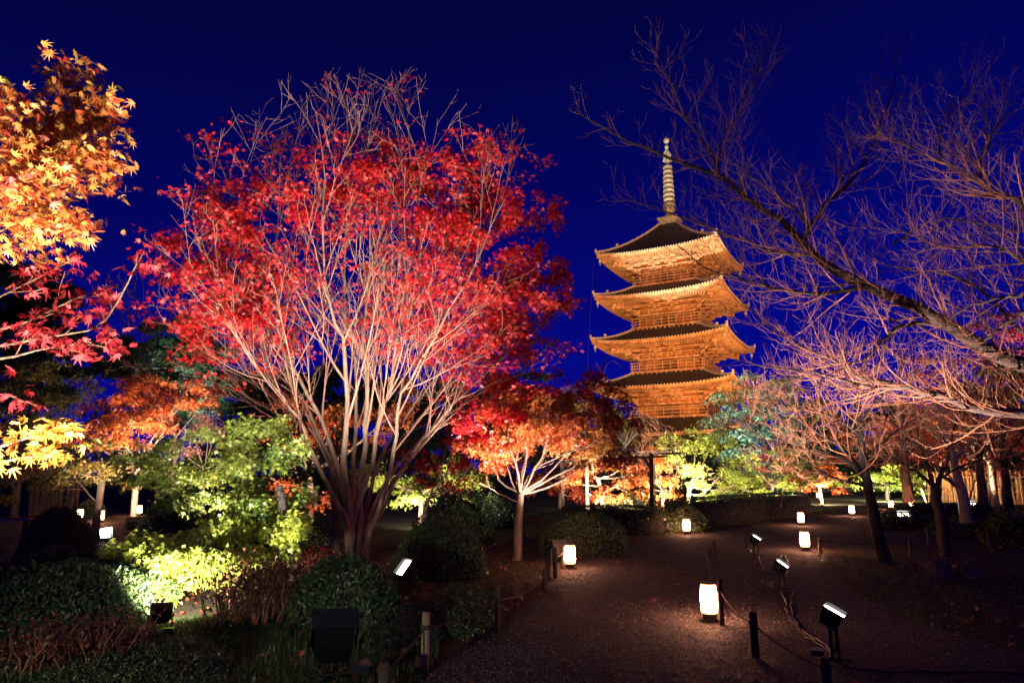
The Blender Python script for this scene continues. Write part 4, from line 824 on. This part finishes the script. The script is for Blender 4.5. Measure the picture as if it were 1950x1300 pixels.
# ------------------------------------------------------------------ clipped shrubs and hedges
def shrub(label, c, rx, ry, h, leaf, n, mname='azalea', ex=2.0, cat='shrub', name='shrub', rotz=0.0, rough=.035, group=None, z0=0.0, singles=0, tpl='oval'):
    root = thing(name, label, cat, (c[0], c[1], 0), rotz, group)
    n = int(n*1.6); u = rng.uniform(0, 2*np.pi, n); z = rng.uniform(0.02, 1, n); rr = (1-z**ex)**(1/ex)
    cu, su = np.cos(u), np.sin(u)
    if ex > 2.2:
        k = (np.abs(cu)**ex+np.abs(su)**ex)**(-1/ex); cu, su = cu*k, su*k
    # more leaves on top where it is flat
    top = rng.random(n) < (.55 if ex > 2.2 else .3); q = np.sqrt(rng.random(n)); rr = np.where(top, q, rr); z = np.where(top, (1-q**ex)**(1/ex), z)
    ph = rng.uniform(0, 6.28, 3)
    bmp = 1+rough*(np.sin(u*3+ph[0])*np.sin(z*5+ph[1])+np.sin(u*7+ph[2]+z*9)*.6)
    inn = 1-np.abs(rng.normal(0, .028, n))+(rng.random(n) < .05)*rng.uniform(0, .10, n)
    pos = np.stack([cu*rr*rx, su*rr*ry, z0+z*h], 1)*(bmp*inn)[:, None]
    N = np.stack([cu*rr/rx, su*rr/ry, z/h], 1); N = unit(N)+rng.normal(0, .45, (n, 3)); D = rng.normal(0, 1, (n, 3))+np.array([0, 0, .5])
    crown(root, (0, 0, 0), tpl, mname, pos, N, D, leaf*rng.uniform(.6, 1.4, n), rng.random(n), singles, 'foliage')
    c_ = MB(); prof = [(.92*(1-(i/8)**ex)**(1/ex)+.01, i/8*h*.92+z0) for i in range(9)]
    c_.lathe(prof, 20); me = c_.mesh('inner_core', M['core'], True); o = link('inner_core', me, root); o.scale = (rx, ry, 1)  # plain dark solid that fills the bush behind its leaves
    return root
def S(label, px, py, w, htop, leaf, n, Yextra=0.0, depth=None, **k):
    """px,py = foot of the near side; w = half width px; htop = top px"""
    g_ = G(px, py); rx = w*mpp(g_.y); ry = depth or rx*.8; Yc = g_.y+ry*.9+Yextra
    h = max(.15, CAMZ+Yc*math.tan(PITCH+math.atan((650-htop)/F))); return shrub(label, (P(px, py, Yc).x, Yc), rx*Yc/g_.y, ry, h, leaf, n, **k)
S('rounded leafy bush with scattered fallen leaves, in front of the big maple foot', 652, 1198, 98, 1062, .060, 3400, cat='bush', singles=100)
S('low clipped azalea mound beside the pale rope post', 765, 1240, 84, 1160, .030, 6500, depth=.75)
S('dark clipped azalea stretching towards the path behind the pale post', 880, 1212, 74, 1120, .032, 5500, depth=1.0)
S('big dark dome bush right of the floodlit maple foot', 838, 1106, 84, 985, .045, 6000)
S('loose dark camellia bush behind the big dome', 868, 1030, 66, 940, .085, 2600, cat='bush', rough=.16)
S('wide dark hedge filling the left edge in front of the lime maple', 90, 1212, 190, 1078, .048, 8000, ex=3.2, depth=.9, cat='hedge', name='hedge', rough=.04)
S('clipped azalea mound in the bottom left corner', 215, 1345, 190, 1222, .026, 9000, depth=.8)
S('rounded dark bush at far left in front of the benches', 105, 1068, 64, 968, .05, 3500)
S('rounded green bush with one lamplit flank beside the dark lamp box', 325, 1035, 62, 946, .05, 4000)
S('small lamplit bush behind the two left lanterns', 172, 985, 26, 950, .05, 1200)
S('clipped round bush right of the post row, left of the path', 1112, 1062, 78, 978, .042, 5500, ex=2.8)
S('dark box hedge behind the clipped round bush', 1160, 1030, 110, 962, .05, 4500, ex=3.5, depth=1.0, cat='hedge', name='hedge', Yextra=1.5)
S('bush lit gold by the lantern at the hedge corner', 1300, 1016, 44, 962, .048, 3000, rough=.1, Yextra=.3)
S('brushy shrub behind the pergola post, lit amber at its top', 1205, 995, 60, 942, .07, 2200, rough=.16, Yextra=1.0, mname='olive')
S('dark shrub row under the small maple, left of the box hedge', 930, 1012, 60, 945, .06, 2500, rough=.1, Yextra=1)
# long low hedge along the path
def long_hedge(label, a, b, wd, h, n, leaf=.05):
    a, b = Vector(a), Vector(b); d = b-a; L = d.length; c = (a+b)/2
    return shrub(label, (c.x, c.y), L/2, wd, h, leaf, n, ex=5.0, cat='hedge', name='hedge', rotz=math.atan2(d.y, d.x), rough=.012)
long_hedge('long low clipped hedge along the far side of the gravel', (4.55, 20.3, 0), (12.6, 29.5, 0), .75, .86, 9000)
S('low dark hedge right of the far lanterns', 1800, 995, 95, 958, .06, 3500, ex=3, Yextra=1, cat='hedge', name='hedge')
S('dark bush with a glint of lamplight through its leaves, behind the right cherry', 1725, 1010, 60, 980, .07, 2000, rough=.1)
S('shrub with yellow-green leaves lit by the lamp at the right edge', 1925, 1040, 44, 978, .06, 1800, mname='green', rough=.18)
S('dark shrub row by the right rope posts', 1850, 1022, 80, 985, .06, 2500, rough=.1)
S('dark bank of shrubs behind the big maple foot at left', 560, 1050, 90, 985, .06, 2500, rough=.12, Yextra=1)
S('low dark shrub under the lime sprays, behind the left hedge', 120, 1110, 110, 1040, .05, 2500, rough=.1)
# many-stemmed russet shrubs
def stems(label, px, py, w, htop, n_st, n, leaf, mname, Y=None):
    g_ = G(px, py); rx = w*mpp(g_.y); root = thing('deciduous_shrub', label, 'shrub', (g_.x, g_.y+.4, 0)); t = Tubes(); P_ = []
    h = CAMZ+(g_.y+.4)*math.tan(PITCH+math.atan((650-htop)/F))
    for i in range(n_st):
        x = random.uniform(-rx, rx)*.8; y = random.uniform(-.4, .4)
        for k in range(3):
            p = [Vector((x+random.gauss(0, .02), y, -.02))]; dx, dy = random.gauss(0, .16), random.gauss(0, .16)
            hh = h*random.uniform(.65, 1)
            for j in range(1, 6): p.append(Vector((x+dx*j/5+random.gauss(0, .015), y+dy*j/5+random.gauss(0, .015), hh*j/5)))
            t.add(p, list(np.linspace(.012, .003, 6)), 4); P_ += [(q, (p[-1]-p[0]).normalized()) for q in p[3:]]
    t.build('stems', M['twig_cherry'], root, (0, 0, 0))
    A = spray(P_, n, .10, leaf, tilt=.8, flat=.8); crown(root, (0, 0, 0), 'oval', mname, *A, name='foliage')
stems('row of dark red many-stemmed shrubs under the lime maple, left of the leafy bush', 475, 1195, 95, 1068, 34, 8, .05, 'azalea_red')
stems('small red-leaved shrub peeping between leafy bush and lime maple', 590, 1100, 30, 1050, 10, 8, .05, 'dred')
stems('reddish twiggy shrub with dry stalks in the bottom left corner', 70, 1330, 105, 1180, 26, 7, .045, 'azalea_red')
# grass, litter
n = 42000; r = 4.6+4.2*rng.random(n); th = rng.uniform(-.62, -.10, n); x = r*np.sin(th); y = r*np.cos(th); k = ~inpoly(x, y, pv); x, y = x[k], y[k]
n2 = 22000; r2 = 7+9*rng.random(n2); th2 = rng.uniform(.2, .66, n2); x2 = r2*np.sin(th2); y2 = r2*np.cos(th2); k = ~inpoly(x2, y2, pv); x2, y2 = x2[k], y2[k]
n3 = 12000; x3 = rng.uniform(-2.6, 1.2, n3); y3 = rng.uniform(8.3, 14.5, n3); k = ~inpoly(x3, y3, pv); x3, y3 = x3[k], y3[k]
def grass(x, y, h, nm='grass'):
    n = len(x); pos = np.stack([x, y, np.zeros(n)], 1); D = rng.normal(0, 1, (n, 3)); D[:, 2] = 0; U = rng.normal(0, .3, (n, 3)); U[:, 2] += 1
    link(nm, leaf_mesh(nm, 'blade', pos, frames(D, U), h*rng.uniform(.5, 1.4, n), rng.random(n), M['grass']), kind='stuff')
grass(x, y, .055); grass(x2, y2, .05); grass(x3, y3, .035)
n = 3600; th = rng.uniform(-.66, .66, n); r = 5+14*rng.random(n)**1.3; x = r*np.sin(th); y = r*np.cos(th)
k = (~inpoly(x, y, pv)) | (rng.random(n) < .05+.25*((np.sin(x*1.7+1)*np.sin(y*.9)) > .72)); x, y = x[k], y[k]; n = len(x)
N = rng.normal(0, .35, (n, 3)); N[:, 2] += 1
link('fallen_leaves', leaf_mesh('fallen_leaves', 'maple5', np.stack([x, y, rng.uniform(.012, .05, n)], 1), frames(rng.normal(0, 1, (n, 3)), N), .065*rng.uniform(.6, 1.3, n), rng.random(n), M['litter']), kind='stuff')
# ------------------------------------------------------------------ lanterns
def lantern_meshes():
    d = {}
    c = MB(); c.lathe([(.108, .115), (.118, .13), (.122, .30), (.112, .50), (.100, .525)], 20); d['shade'] = c.mesh('paper_shade', M['paper'], True)
    c = MB(); c.lathe([(.085, .03), (.098, .04), (.10, .112), (.06, .113)], 18); d['base'] = c.mesh('base', M['wood_dark'])
    c = MB(); c.lathe([(.09, .5255), (.104, .528), (.104, .545), (.085, .55)], 18); d['rim'] = c.mesh('rim', M['darkmetal'])
    c = MB(); c.tube([(.135*math.cos(a), .135*math.sin(a), .028) for a in np.linspace(0, 2*math.pi, 19)], .006, 5)
    for i in range(4):
        a = i*math.pi/2+.4; c.beam((.08*math.cos(a), .08*math.sin(a), .03), (.14*math.cos(a), .14*math.sin(a), .0), .012, .012)
    d['stand'] = c.mesh('stand', M['darkmetal'])
    return d
LM = lantern_meshes()
def lantern(label, px, pyb, pyt):
    g_ = G(px, pyb); h = (pyb-pyt)*mpp(g_.y)/ .55; h = max(.75, min(h, 1.35))
    root = thing('paper_lantern', label, 'lantern', g_, random.uniform(0, 3), 'paper lanterns along the garden path'); root.scale = (h,)*3
    root.location.z = .005
    link('paper_shade', LM['shade'], root); link('rim', LM['rim'], root); link('base', LM['base'], root); link('stand', LM['stand'], root); return root
lantern('largest glowing paper lantern, on the gravel beside the nearest right-hand rope post', 1352, 1183, 1117)
lantern('glowing lantern leaning against a lit post, left of the path by the clipped bush', 1086, 1083, 1046)
lantern('glowing lantern at the corner of the gold-lit bush', 1308, 1017, 994)
lantern('lantern in a notch of the long hedge, left of the hedge end', 1526, 1000, 982)
lantern('lantern on the lawn corner next to a short lit rope post', 1534, 1049, 1021)
lantern('small lantern at the far end of the long hedge', 1623, 982, 966)
lantern('left of two tiny lanterns beside the propped trunk', 1698, 970, 957)
lantern('right of two tiny lanterns beside the propped trunk', 1737, 974, 960)
lantern('tiny far lantern beside the small peach maple', 1559, 950, 938)
lantern('lantern in front of the small lit bush at far left', 151, 992, 975)
lantern('lantern right of the olive maple trunk at left', 191, 995, 979)
lantern('lantern tucked left of the rounded green bush', 264, 982, 966)
# ------------------------------------------------------------------ floodlights
def flood(label, loc, aim, sc=1.0, lit=True, tall=.34, beam=None, visor=True):
    loc = Vector(loc); loc.z = .004
    d = (Vector(aim)-(loc+Vector((0, 0, tall)))).normalized()
    if beam: spot(loc+Vector((0, 0, tall*sc))+d*.23*sc, beam[4] if len(beam) > 4 else loc+Vector((0, 0, tall*sc))+d*5, beam[0], beam[1], beam[2], beam[3], .08)
    root = thing('floodlight', label, 'floodlight', loc, 0, 'floodlights lighting the garden trees'); root.scale = (sc,)*3
    head = d.to_track_quat('Z', 'Y').to_matrix().to_4x4(); H = Matrix.Translation((0, 0, tall)) @ head
    def put(mb, nm, mt, par=root):
        o = mb.build(nm, mt, par)
        if par is root: o.matrix_local = H
        return o
    c = MB(); w_, h_ = .17, .13
    # tapering housing, open at the front, with thickness
    fr = [(-w_, -h_), (w_, -h_), (w_, h_), (-w_, h_)]; bk = [(-w_*.75, -h_*.7), (w_*.75, -h_*.7), (w_*.75, h_*.7), (-w_*.75, h_*.7)]
    V = [(x, y, .10) for x, y in fr]+[(x, y, -.10) for x, y in bk]+[(x*.93, y*.93, .10) for x, y in fr]+[(x*.9, y*.9, .045) for x, y in fr]
    Fc = [(i, 4+i, 4+(i+1) % 4, (i+1) % 4) for i in range(4)]+[(7, 6, 5, 4)]+[(i, (i+1) % 4, 8+(i+1) % 4, 8+i) for i in range(4)]+[(8+i, 8+(i+1) % 4, 12+(i+1) % 4, 12+i) for i in range(4)]
    c.add(V, Fc); hs = put(c, 'housing', M['black'])
    c = MB()
    for i in range(5): c.box(-w_*.7, w_*.7, -h_*.62+i*h_*.3, -h_*.56+i*h_*.3, -.13, -.101)
    c.build('cooling_fin', M['black'], hs)
    c = MB(); c.box(-w_*.89, w_*.89, -h_*.89, h_*.89, .046, .052); c.build('glass', M['lens'] if lit else M['darkmetal'], hs)
    c = MB()
    if visor: c.box(-w_-.012, w_+.012, h_+.001, h_+.008, .02, .20); c.box(-w_-.012, -w_-.004, -h_, h_, .02, .15); c.box(w_+.004, w_+.012, -h_, h_, .02, .15); c.build('visor' if visor else 'side_shield', M['darkmetal'], hs)
    c = MB(); 
    for s in (-1, 1): c.beam((s*(w_+.03), 0, .06), (s*(w_+.03), 0, tall), .012, .035); c.lathe([(.03, 0), (.03, .02)], 10, mtx=Matrix.Translation((s*(w_+.037), 0, tall)) @ Matrix.Rotation(R_(90), 4, 'Y'))
    c.beam((-w_-.03, 0, .06), (w_+.03, 0, .06), .035, .012)
    hd = Vector((d.x, d.y, 0)).normalized(); ry = math.atan2(hd.y, hd.x)-math.pi/2
    o = c.build('bracket', M['black'], root); o.rotation_euler = (0, 0, ry)
    c = MB()
    for a in (40, 140, 220, 320): c.beam((0, 0, .055), (.24*math.cos(R_(a)), .19*math.sin(R_(a)), .008), .018, .014)
    o = c.build('stand', M['black'], root); o.rotation_euler = (0, 0, ry)
    c = MB(); c.box(.10, .24, -.22, -.10, .10, .16); c.box(.08, .26, -.24, -.08, .161, .166); o = c.build('ballast_box', M['darkmetal'], root); o.rotation_euler = (0, 0, ry)
    return root
WH = (1, .87, .78)
flood('black floodlight seen from behind on the grass, pointed at the big maple', G(633, 1300), P(590, 400, 13), 1.0, tall=.30, beam=(9000, WH, 64, .75))
flood('brilliant white floodlight glaring beside the dome bush, facing the big maple', G(775, 1120), G(775, 1120)+Vector((-.66, -.40, .85)), 1.0, tall=.24, visor=False, beam=(1000, (1, .9, .82), 70, .7, P(630, 420, 13.3)))
flood('nearest black floodlight on the dark gravel at right, its cable trailing behind', G(1592, 1262), G(1592, 1262)+Vector((.42, -.28, 1.5)), .72, tall=.52, visor=False, beam=(1500, (1, .74, .64), 100, .8, P(1740, 580, 8.0)))
flood('middle one of three black floodlights in a line along the gravel', G(1490, 1125), G(1490, 1125)+Vector((.55, -.36, 1.4)), .72, tall=.44, visor=False, beam=(2300, (1, .79, .70), 84, .8, P(1650, 540, 12)))
flood('farthest one of three black floodlights in a line along the gravel', G(1441, 1058), G(1441, 1058)+Vector((.5, -.34, 1.4)), .75, tall=.40, visor=False, beam=(2000, (1, .82, .74), 84, .8, P(1570, 620, 14)))
flood('dark lamp box with a red base glow, half hidden under the lime maple', G(302, 1212), P(380, 900, 10), .55, tall=.36, beam=(2500, (1, .95, .78), 96, .8, P(400, 960, 9.3)))
flood('small dark lamp head on the ground beside the lantern post', G(1064, 1076), P(1010, 850, 13.6), .75, tall=.34, beam=(900, WH, 80, .7, P(1030, 770, 13.6)))
flood('low lamp flaring white left of the rounded green bush', G(196, 1032), G(196, 1032)+Vector((.9, -.6, .75)), .8, tall=.2, beam=(4200, (1, .84, .66), 100, .8, P(240, 790, 21)))
flood('dark lamp box seen from behind, beside the rounded green bush', G(250, 1016), G(250, 1016)+Vector((-.4, .9, 1.2)), .9, tall=.25, beam=(1200, (1, .8, .6), 100, .8, P(230, 800, 22)))
flood('small lamp glinting through the dark bush behind the right cherry', G(1722, 1006), P(1815, 780, 16.5), 1.0, tall=.3, beam=(1900, (1, .80, .68), 84, .8, P(1820, 740, 17)))
flood('small lamp burning white at the right edge of the lawn', G(1940, 1036), G(1940, 1036)+Vector((-.45, -.5, 1.0)), .9, tall=.28, beam=(1100, (1, .72, .60), 80, .8, P(1850, 660, 12)))
flood('small far lamp lighting the trunks by the bamboo fence', G(1851, 978), G(1851, 978)+Vector((-.2, -.3, 1.0)), 1.0, tall=.3, beam=(1500, (1, .7, .42), 130, .8, P(1890, 860, 27)))
# ------------------------------------------------------------------ rope posts, ropes, cables
def post(label, px, pyb, pyt, wpx, dark=True, lean=0.0, grp='short wooden rope posts'):
    g_ = G(px, pyb); h = (pyb-pyt)*mpp(g_.y); r = wpx*mpp(g_.y)/2
    root = thing('rope_post', label, 'post', g_, random.uniform(0, 6), grp); root.location.z = 0
    c = MB(); c.lathe([(r*1.02, -.05), (r, .02), (r*.98, h*.96), (r*.86, h), (r*.3, h+.004)], 12); p = c.build('timber', M['wood_dark' if dark else 'wood'], root, smooth=False)
    c = MB()
    for dz in (0, .013, .026): c.tube([((r+.004)*math.cos(a), (r+.004)*math.sin(a), h*.72+dz) for a in np.linspace(0, 2*math.pi, 13)], .007, 5)
    c.build('rope_knot', M['rope'], root); return Vector((g_.x, g_.y, h*.74)), r
pL = [post('stub of a dark rope post cut by the bottom edge', 730, 1322, 1270, 20), post('palest rope post, standing by the low azalea mound', 809, 1277, 1180, 15, False), post('dark rope post at the path end of the dark azalea', 947, 1202, 1126, 9),
      post('nearest of three dark posts before the left lantern', 1038, 1126, 1087, 10), post('middle of three dark posts before the left lantern', 1043, 1106, 1068, 8), post('farthest of three dark posts before the left lantern', 1057, 1100, 1048, 8), post('yellow-lit post right against the left lantern', 1073, 1083, 1042, 8, False)]
pR = [post('lit rope post touching the largest lantern', 1375, 1190, 1112, 9), post('near black round-topped post right of the largest lantern', 1439, 1252, 1176, 14)]
pB = [post('front of three thin posts up the path beyond the largest lantern', 1352, 1100, 1052, 5), post('middle of three thin posts up the path beyond the largest lantern', 1357, 1094, 1050, 5), post('rear of three thin posts up the path beyond the largest lantern', 1362, 1078, 1034, 6),
      post('lone dark post left of the farthest gravel floodlight', 1422, 1052, 1026, 5)]
pF = [post('short orange-lit post right of the lawn corner lantern', 1563, 1054, 1024, 6, False), post('faint post at the left of the dark cherry trunk', 1647, 1022, 1006, 4), post('faint post between the two cherry trunks', 1735, 1058, 1030, 5), post('faint post right of the glinting bush', 1769, 1040, 1008, 5), post('faint pale post before the right edge lamp', 1884, 1042, 1012, 6), post('stub of a post on the dark gravel at the bottom edge', 1576, 1325, 1262, 18)]
def rope(label, ps, sag=.10, r=.0075, cat='rope', name='rope', m='rope'):
    c = MB()
    for (a, ra), (b, rb) in zip(ps[:-1], ps[1:]):
        c.tube([a.lerp(b, t)+Vector((0, 0, -sag*4*t*(1-t)*(a-b).length*.4)) for t in np.linspace(0, 1, 12)], r, 6)
    o = c.build(name, M[m]); return tag(o, label, cat)
rope('rope slung along the left posts from the bottom edge to the left lantern', pL)
rope('rope from the lit post by the largest lantern down to the near black post', pR+[pF[5]])
rope('rope running from the largest lantern post back along the thin posts', [pR[0]]+pB)
rope('rope from the lawn corner post along the far right posts', [pF[0], pF[2], pF[4]], .06)
rope('far rope behind the right cherry', [pF[1], pF[3]], .06)
def cable(label, pts, r=.009):
    c = MB(); L = resample([G(x, y) for x, y in pts], len(pts)*5)
    for i, p in enumerate(L): p.z = .016+.006*math.sin(i*1.3); p.x += .012*math.sin(i*2.1)
    c.tube(L, r, 6); tag(c.build('power_cable', M['cable'], smooth=True), label, 'cable')
cable('black power cable looping from the middle floodlight to the nearest one', [(1488, 1128), (1496, 1150), (1500, 1172), (1520, 1198), (1548, 1216), (1575, 1232), (1588, 1262)], .013)
cable('second cable lying beside the floodlight cable', [(1510, 1130), (1506, 1160), (1526, 1206), (1560, 1228), (1600, 1262)], .009)
cable('wavy cable between the farthest and middle floodlights', [(1445, 1060), (1450, 1078), (1465, 1092), (1480, 1088), (1490, 1056), (1500, 1075), (1488, 1122)], .009)
cable('thin cable on the gravel running off to the bottom right', [(1600, 1266), (1660, 1280), (1780, 1282), (1960, 1284)], .008)
cable('faint cable curling on the gravel left of the middle floodlight', [(1416, 1106), (1430, 1120), (1455, 1130), (1486, 1130)], .007)
# ------------------------------------------------------------------ stones
def stone(label, px, py, w_, htop, grp=None):
    g_ = G(px, py); rx = w_*mpp(g_.y); h = (py-htop)*mpp(g_.y)
    bm_ = MB(); V = []; k = 12; prof = [(1.0, -.05), (1.04, .25), (.98, .6), (.82, .88), (.45, 1.0), (.02, 1.02)]
    ph = [random.uniform(0, 6) for _ in range(4)]
    for r, z in prof:
        for i in range(k):
            a = 2*math.pi*i/k; q = r*(1+.10*math.sin(2*a+ph[0])+.06*math.sin(5*a+ph[1]+z*3)); V.append((q*rx*math.cos(a), q*rx*.7*math.sin(a), z*h*(1+.05*math.sin(3*a+ph[2]))))
    bm_.add(V, [(j*k+i, j*k+(i+1) % k, (j+1)*k+(i+1) % k, (j+1)*k+i) for j in range(5) for i in range(k)])
    o = bm_.build('boulder', M['stone'], loc=(g_.x, g_.y+rx*.6, 0)); tag(o, label, 'boulder', grp)
stone('left one of two squat dark boulders on the lawn below the right cherry', 1798, 1106, 24, 1072)
stone('right one of two squat dark boulders on the lawn below the right cherry', 1852, 1104, 26, 1076)
stone('low dark stone at the left behind the wide hedge', 125, 1062, 20, 1046)
stone('flat stone left of the lime maple under its lowest spray', 225, 1078, 24, 1062)
# ------------------------------------------------------------------ pergola over the weeping cherry
Y = 22.5
base = P(1240, 985, Y); root = thing('pergola', 'timber prop frame with tall thin posts and a flat lattice of poles', 'pergola', (base.x, Y, 0))
def W(px, py, Yq): return P(px, py, Yq)-Vector((base.x, Y, 0))
for x, yb, yt, Yq in ((1240, 1019, 862, Y), (1117, 990, 874, 24.2), (1070, 985, 880, 24.6), (1244, 990, 866, 25.5)):
    c = MB(); a = W(x+2, yb, Yq); a.z = -.05; c.beam(a, W(x, yt, Yq), .11, .11); c.build('post', M['wood_dark'], root)
for a, b in (((1090, 872, 24.4), (1298, 862, 22.6)), ((1100, 866, 25.5), (1280, 858, 24.4)), ((1080, 878, 23.4), (1270, 868, 22.2)), ((1060, 882, 24.8), (1130, 872, 24.0))):
    c = MB(); c.beam(W(*a), W(*b), .06, .06); c.build('beam', M['wood_dark'], root)
for i in range(9):
    x = 1100+i*22; c = MB(); c.beam(W(x, 866-i, 22.1), W(x-8, 862-i*.8, 25.8), .035, .035); c.build('pole', M['wood_dark'], root)
c = MB(); c.beam(W(1240, 895, Y), W(1224, 866, Y), .07, .07); c.build('brace', M['wood_dark'], root)
# ------------------------------------------------------------------ far walls and fences
a = P(1450, 925, 61); root = thing('garden_wall', 'low ochre plaster wall with a tiled coping far behind the lime maple', 'wall', (a.x, 61, 0))
c = MB(); c.box(0, 24, -.2, .2, 0, 2.1); c.build('plaster', M['ochre'], root)
c = MB(); c.box(0, 24, -.24, .24, 0, .35); c.build('plinth', M['stone'], root)
c = MB(); V = [(0, -.55, 2.1), (24, -.55, 2.1), (24, 0, 2.5), (0, 0, 2.5), (24, .55, 2.1), (0, .55, 2.1)]; c.add(V, [(0, 1, 2, 3), (3, 2, 4, 5), (1, 0, 5, 4)])
for i in range(60): c.lathe([(.07, 0), (.07, .66)], 6, mtx=Matrix.Translation((.2+i*.4, -.56, 2.12)) @ Matrix.Rotation(R_(-54), 4, 'X'))
c.build('coping', M['tile'], root)
for i in range(6):
    c = MB(); c.box(.1+i*4.7, .3+i*4.7, -.235, -.201, .36, 2.08); c.build('timber_post', M['pwood2'], root)
def bamboo(label, p0, p1, h, n, m='bamboo'):
    p0, p1 = Vector(p0), Vector(p1); d = p1-p0; L = d.length; root = thing('bamboo_fence', label, 'fence', (p0.x, p0.y, 0), math.atan2(d.y, d.x))
    s = MB(); s.lathe([(.07, -.05), (.07, h*.4), (.075, h*.41), (.068, h*.42), (.065, h), (.03, h+.01)], 8); me = s.mesh('slat', M[m])
    for i in range(n):
        o = link('slat', me, root, (L*(i+.5)/n+random.uniform(-.03, .03), random.uniform(-.02, .02), random.uniform(-.12, 0))); o.rotation_euler = (random.gauss(0, .02), random.gauss(0, .06), 0)
    for z in (.35*h, .8*h):
        c = MB(); c.tube([(0, -.10, z), (L, -.10, z)], .035, 6); c.build('rail', M[m], root)
bamboo('orange-lit bamboo fence behind the right tree trunks', P(1768, 960, 38.5), P(1990, 960, 36.0), 1.75, 38)
bamboo('dim bamboo screen behind the olive maple at left', P(60, 940, 27), P(150, 940, 27), 2.0, 16, 'wood_dark')  # dimness put into the colour: dark wood in place of pale bamboo
# stakes propping the trees at right
for lb, a, b, Yq in (('slanting stake propping the brown trunk, right side', (1745, 962), (1731, 925), 31.5), ('slanting stake near the bamboo fence, left of the pale cherry', (1766, 958), (1754, 930), 34), ('thin pale stake leaning behind the long hedge', (1462, 962), (1450, 942), 29.5), ('upright pale stake left of the far peach maple', (1525, 957), (1527, 932), 36)):
    c = MB(); p = P(*a, Yq); p.z = 0; c.tube([p, P(*b, Yq)], .035, 6); tag(c.build('tree_stake', M['wood']), lb, 'stake')
# low benches at far left
root = thing('bench', 'low bench with a red cloth and pale front edge at the far left', 'bench', (P(8, 985, 19).x, 19, 0))
c = MB(); c.box(-.9, .9, -.3, .3, .36, .42); c.build('seat', M['felt'], root)
c = MB(); c.box(-.9, .9, -.325, -.301, .35, .41); c.build('front_edge', M['white'], root)
for x in (-.75, .75):
    for y in (-.22, .22): c = MB(); c.box(x-.04, x+.04, y-.04, y+.04, 0, .359); c.build('leg', M['wood_dark'], root)
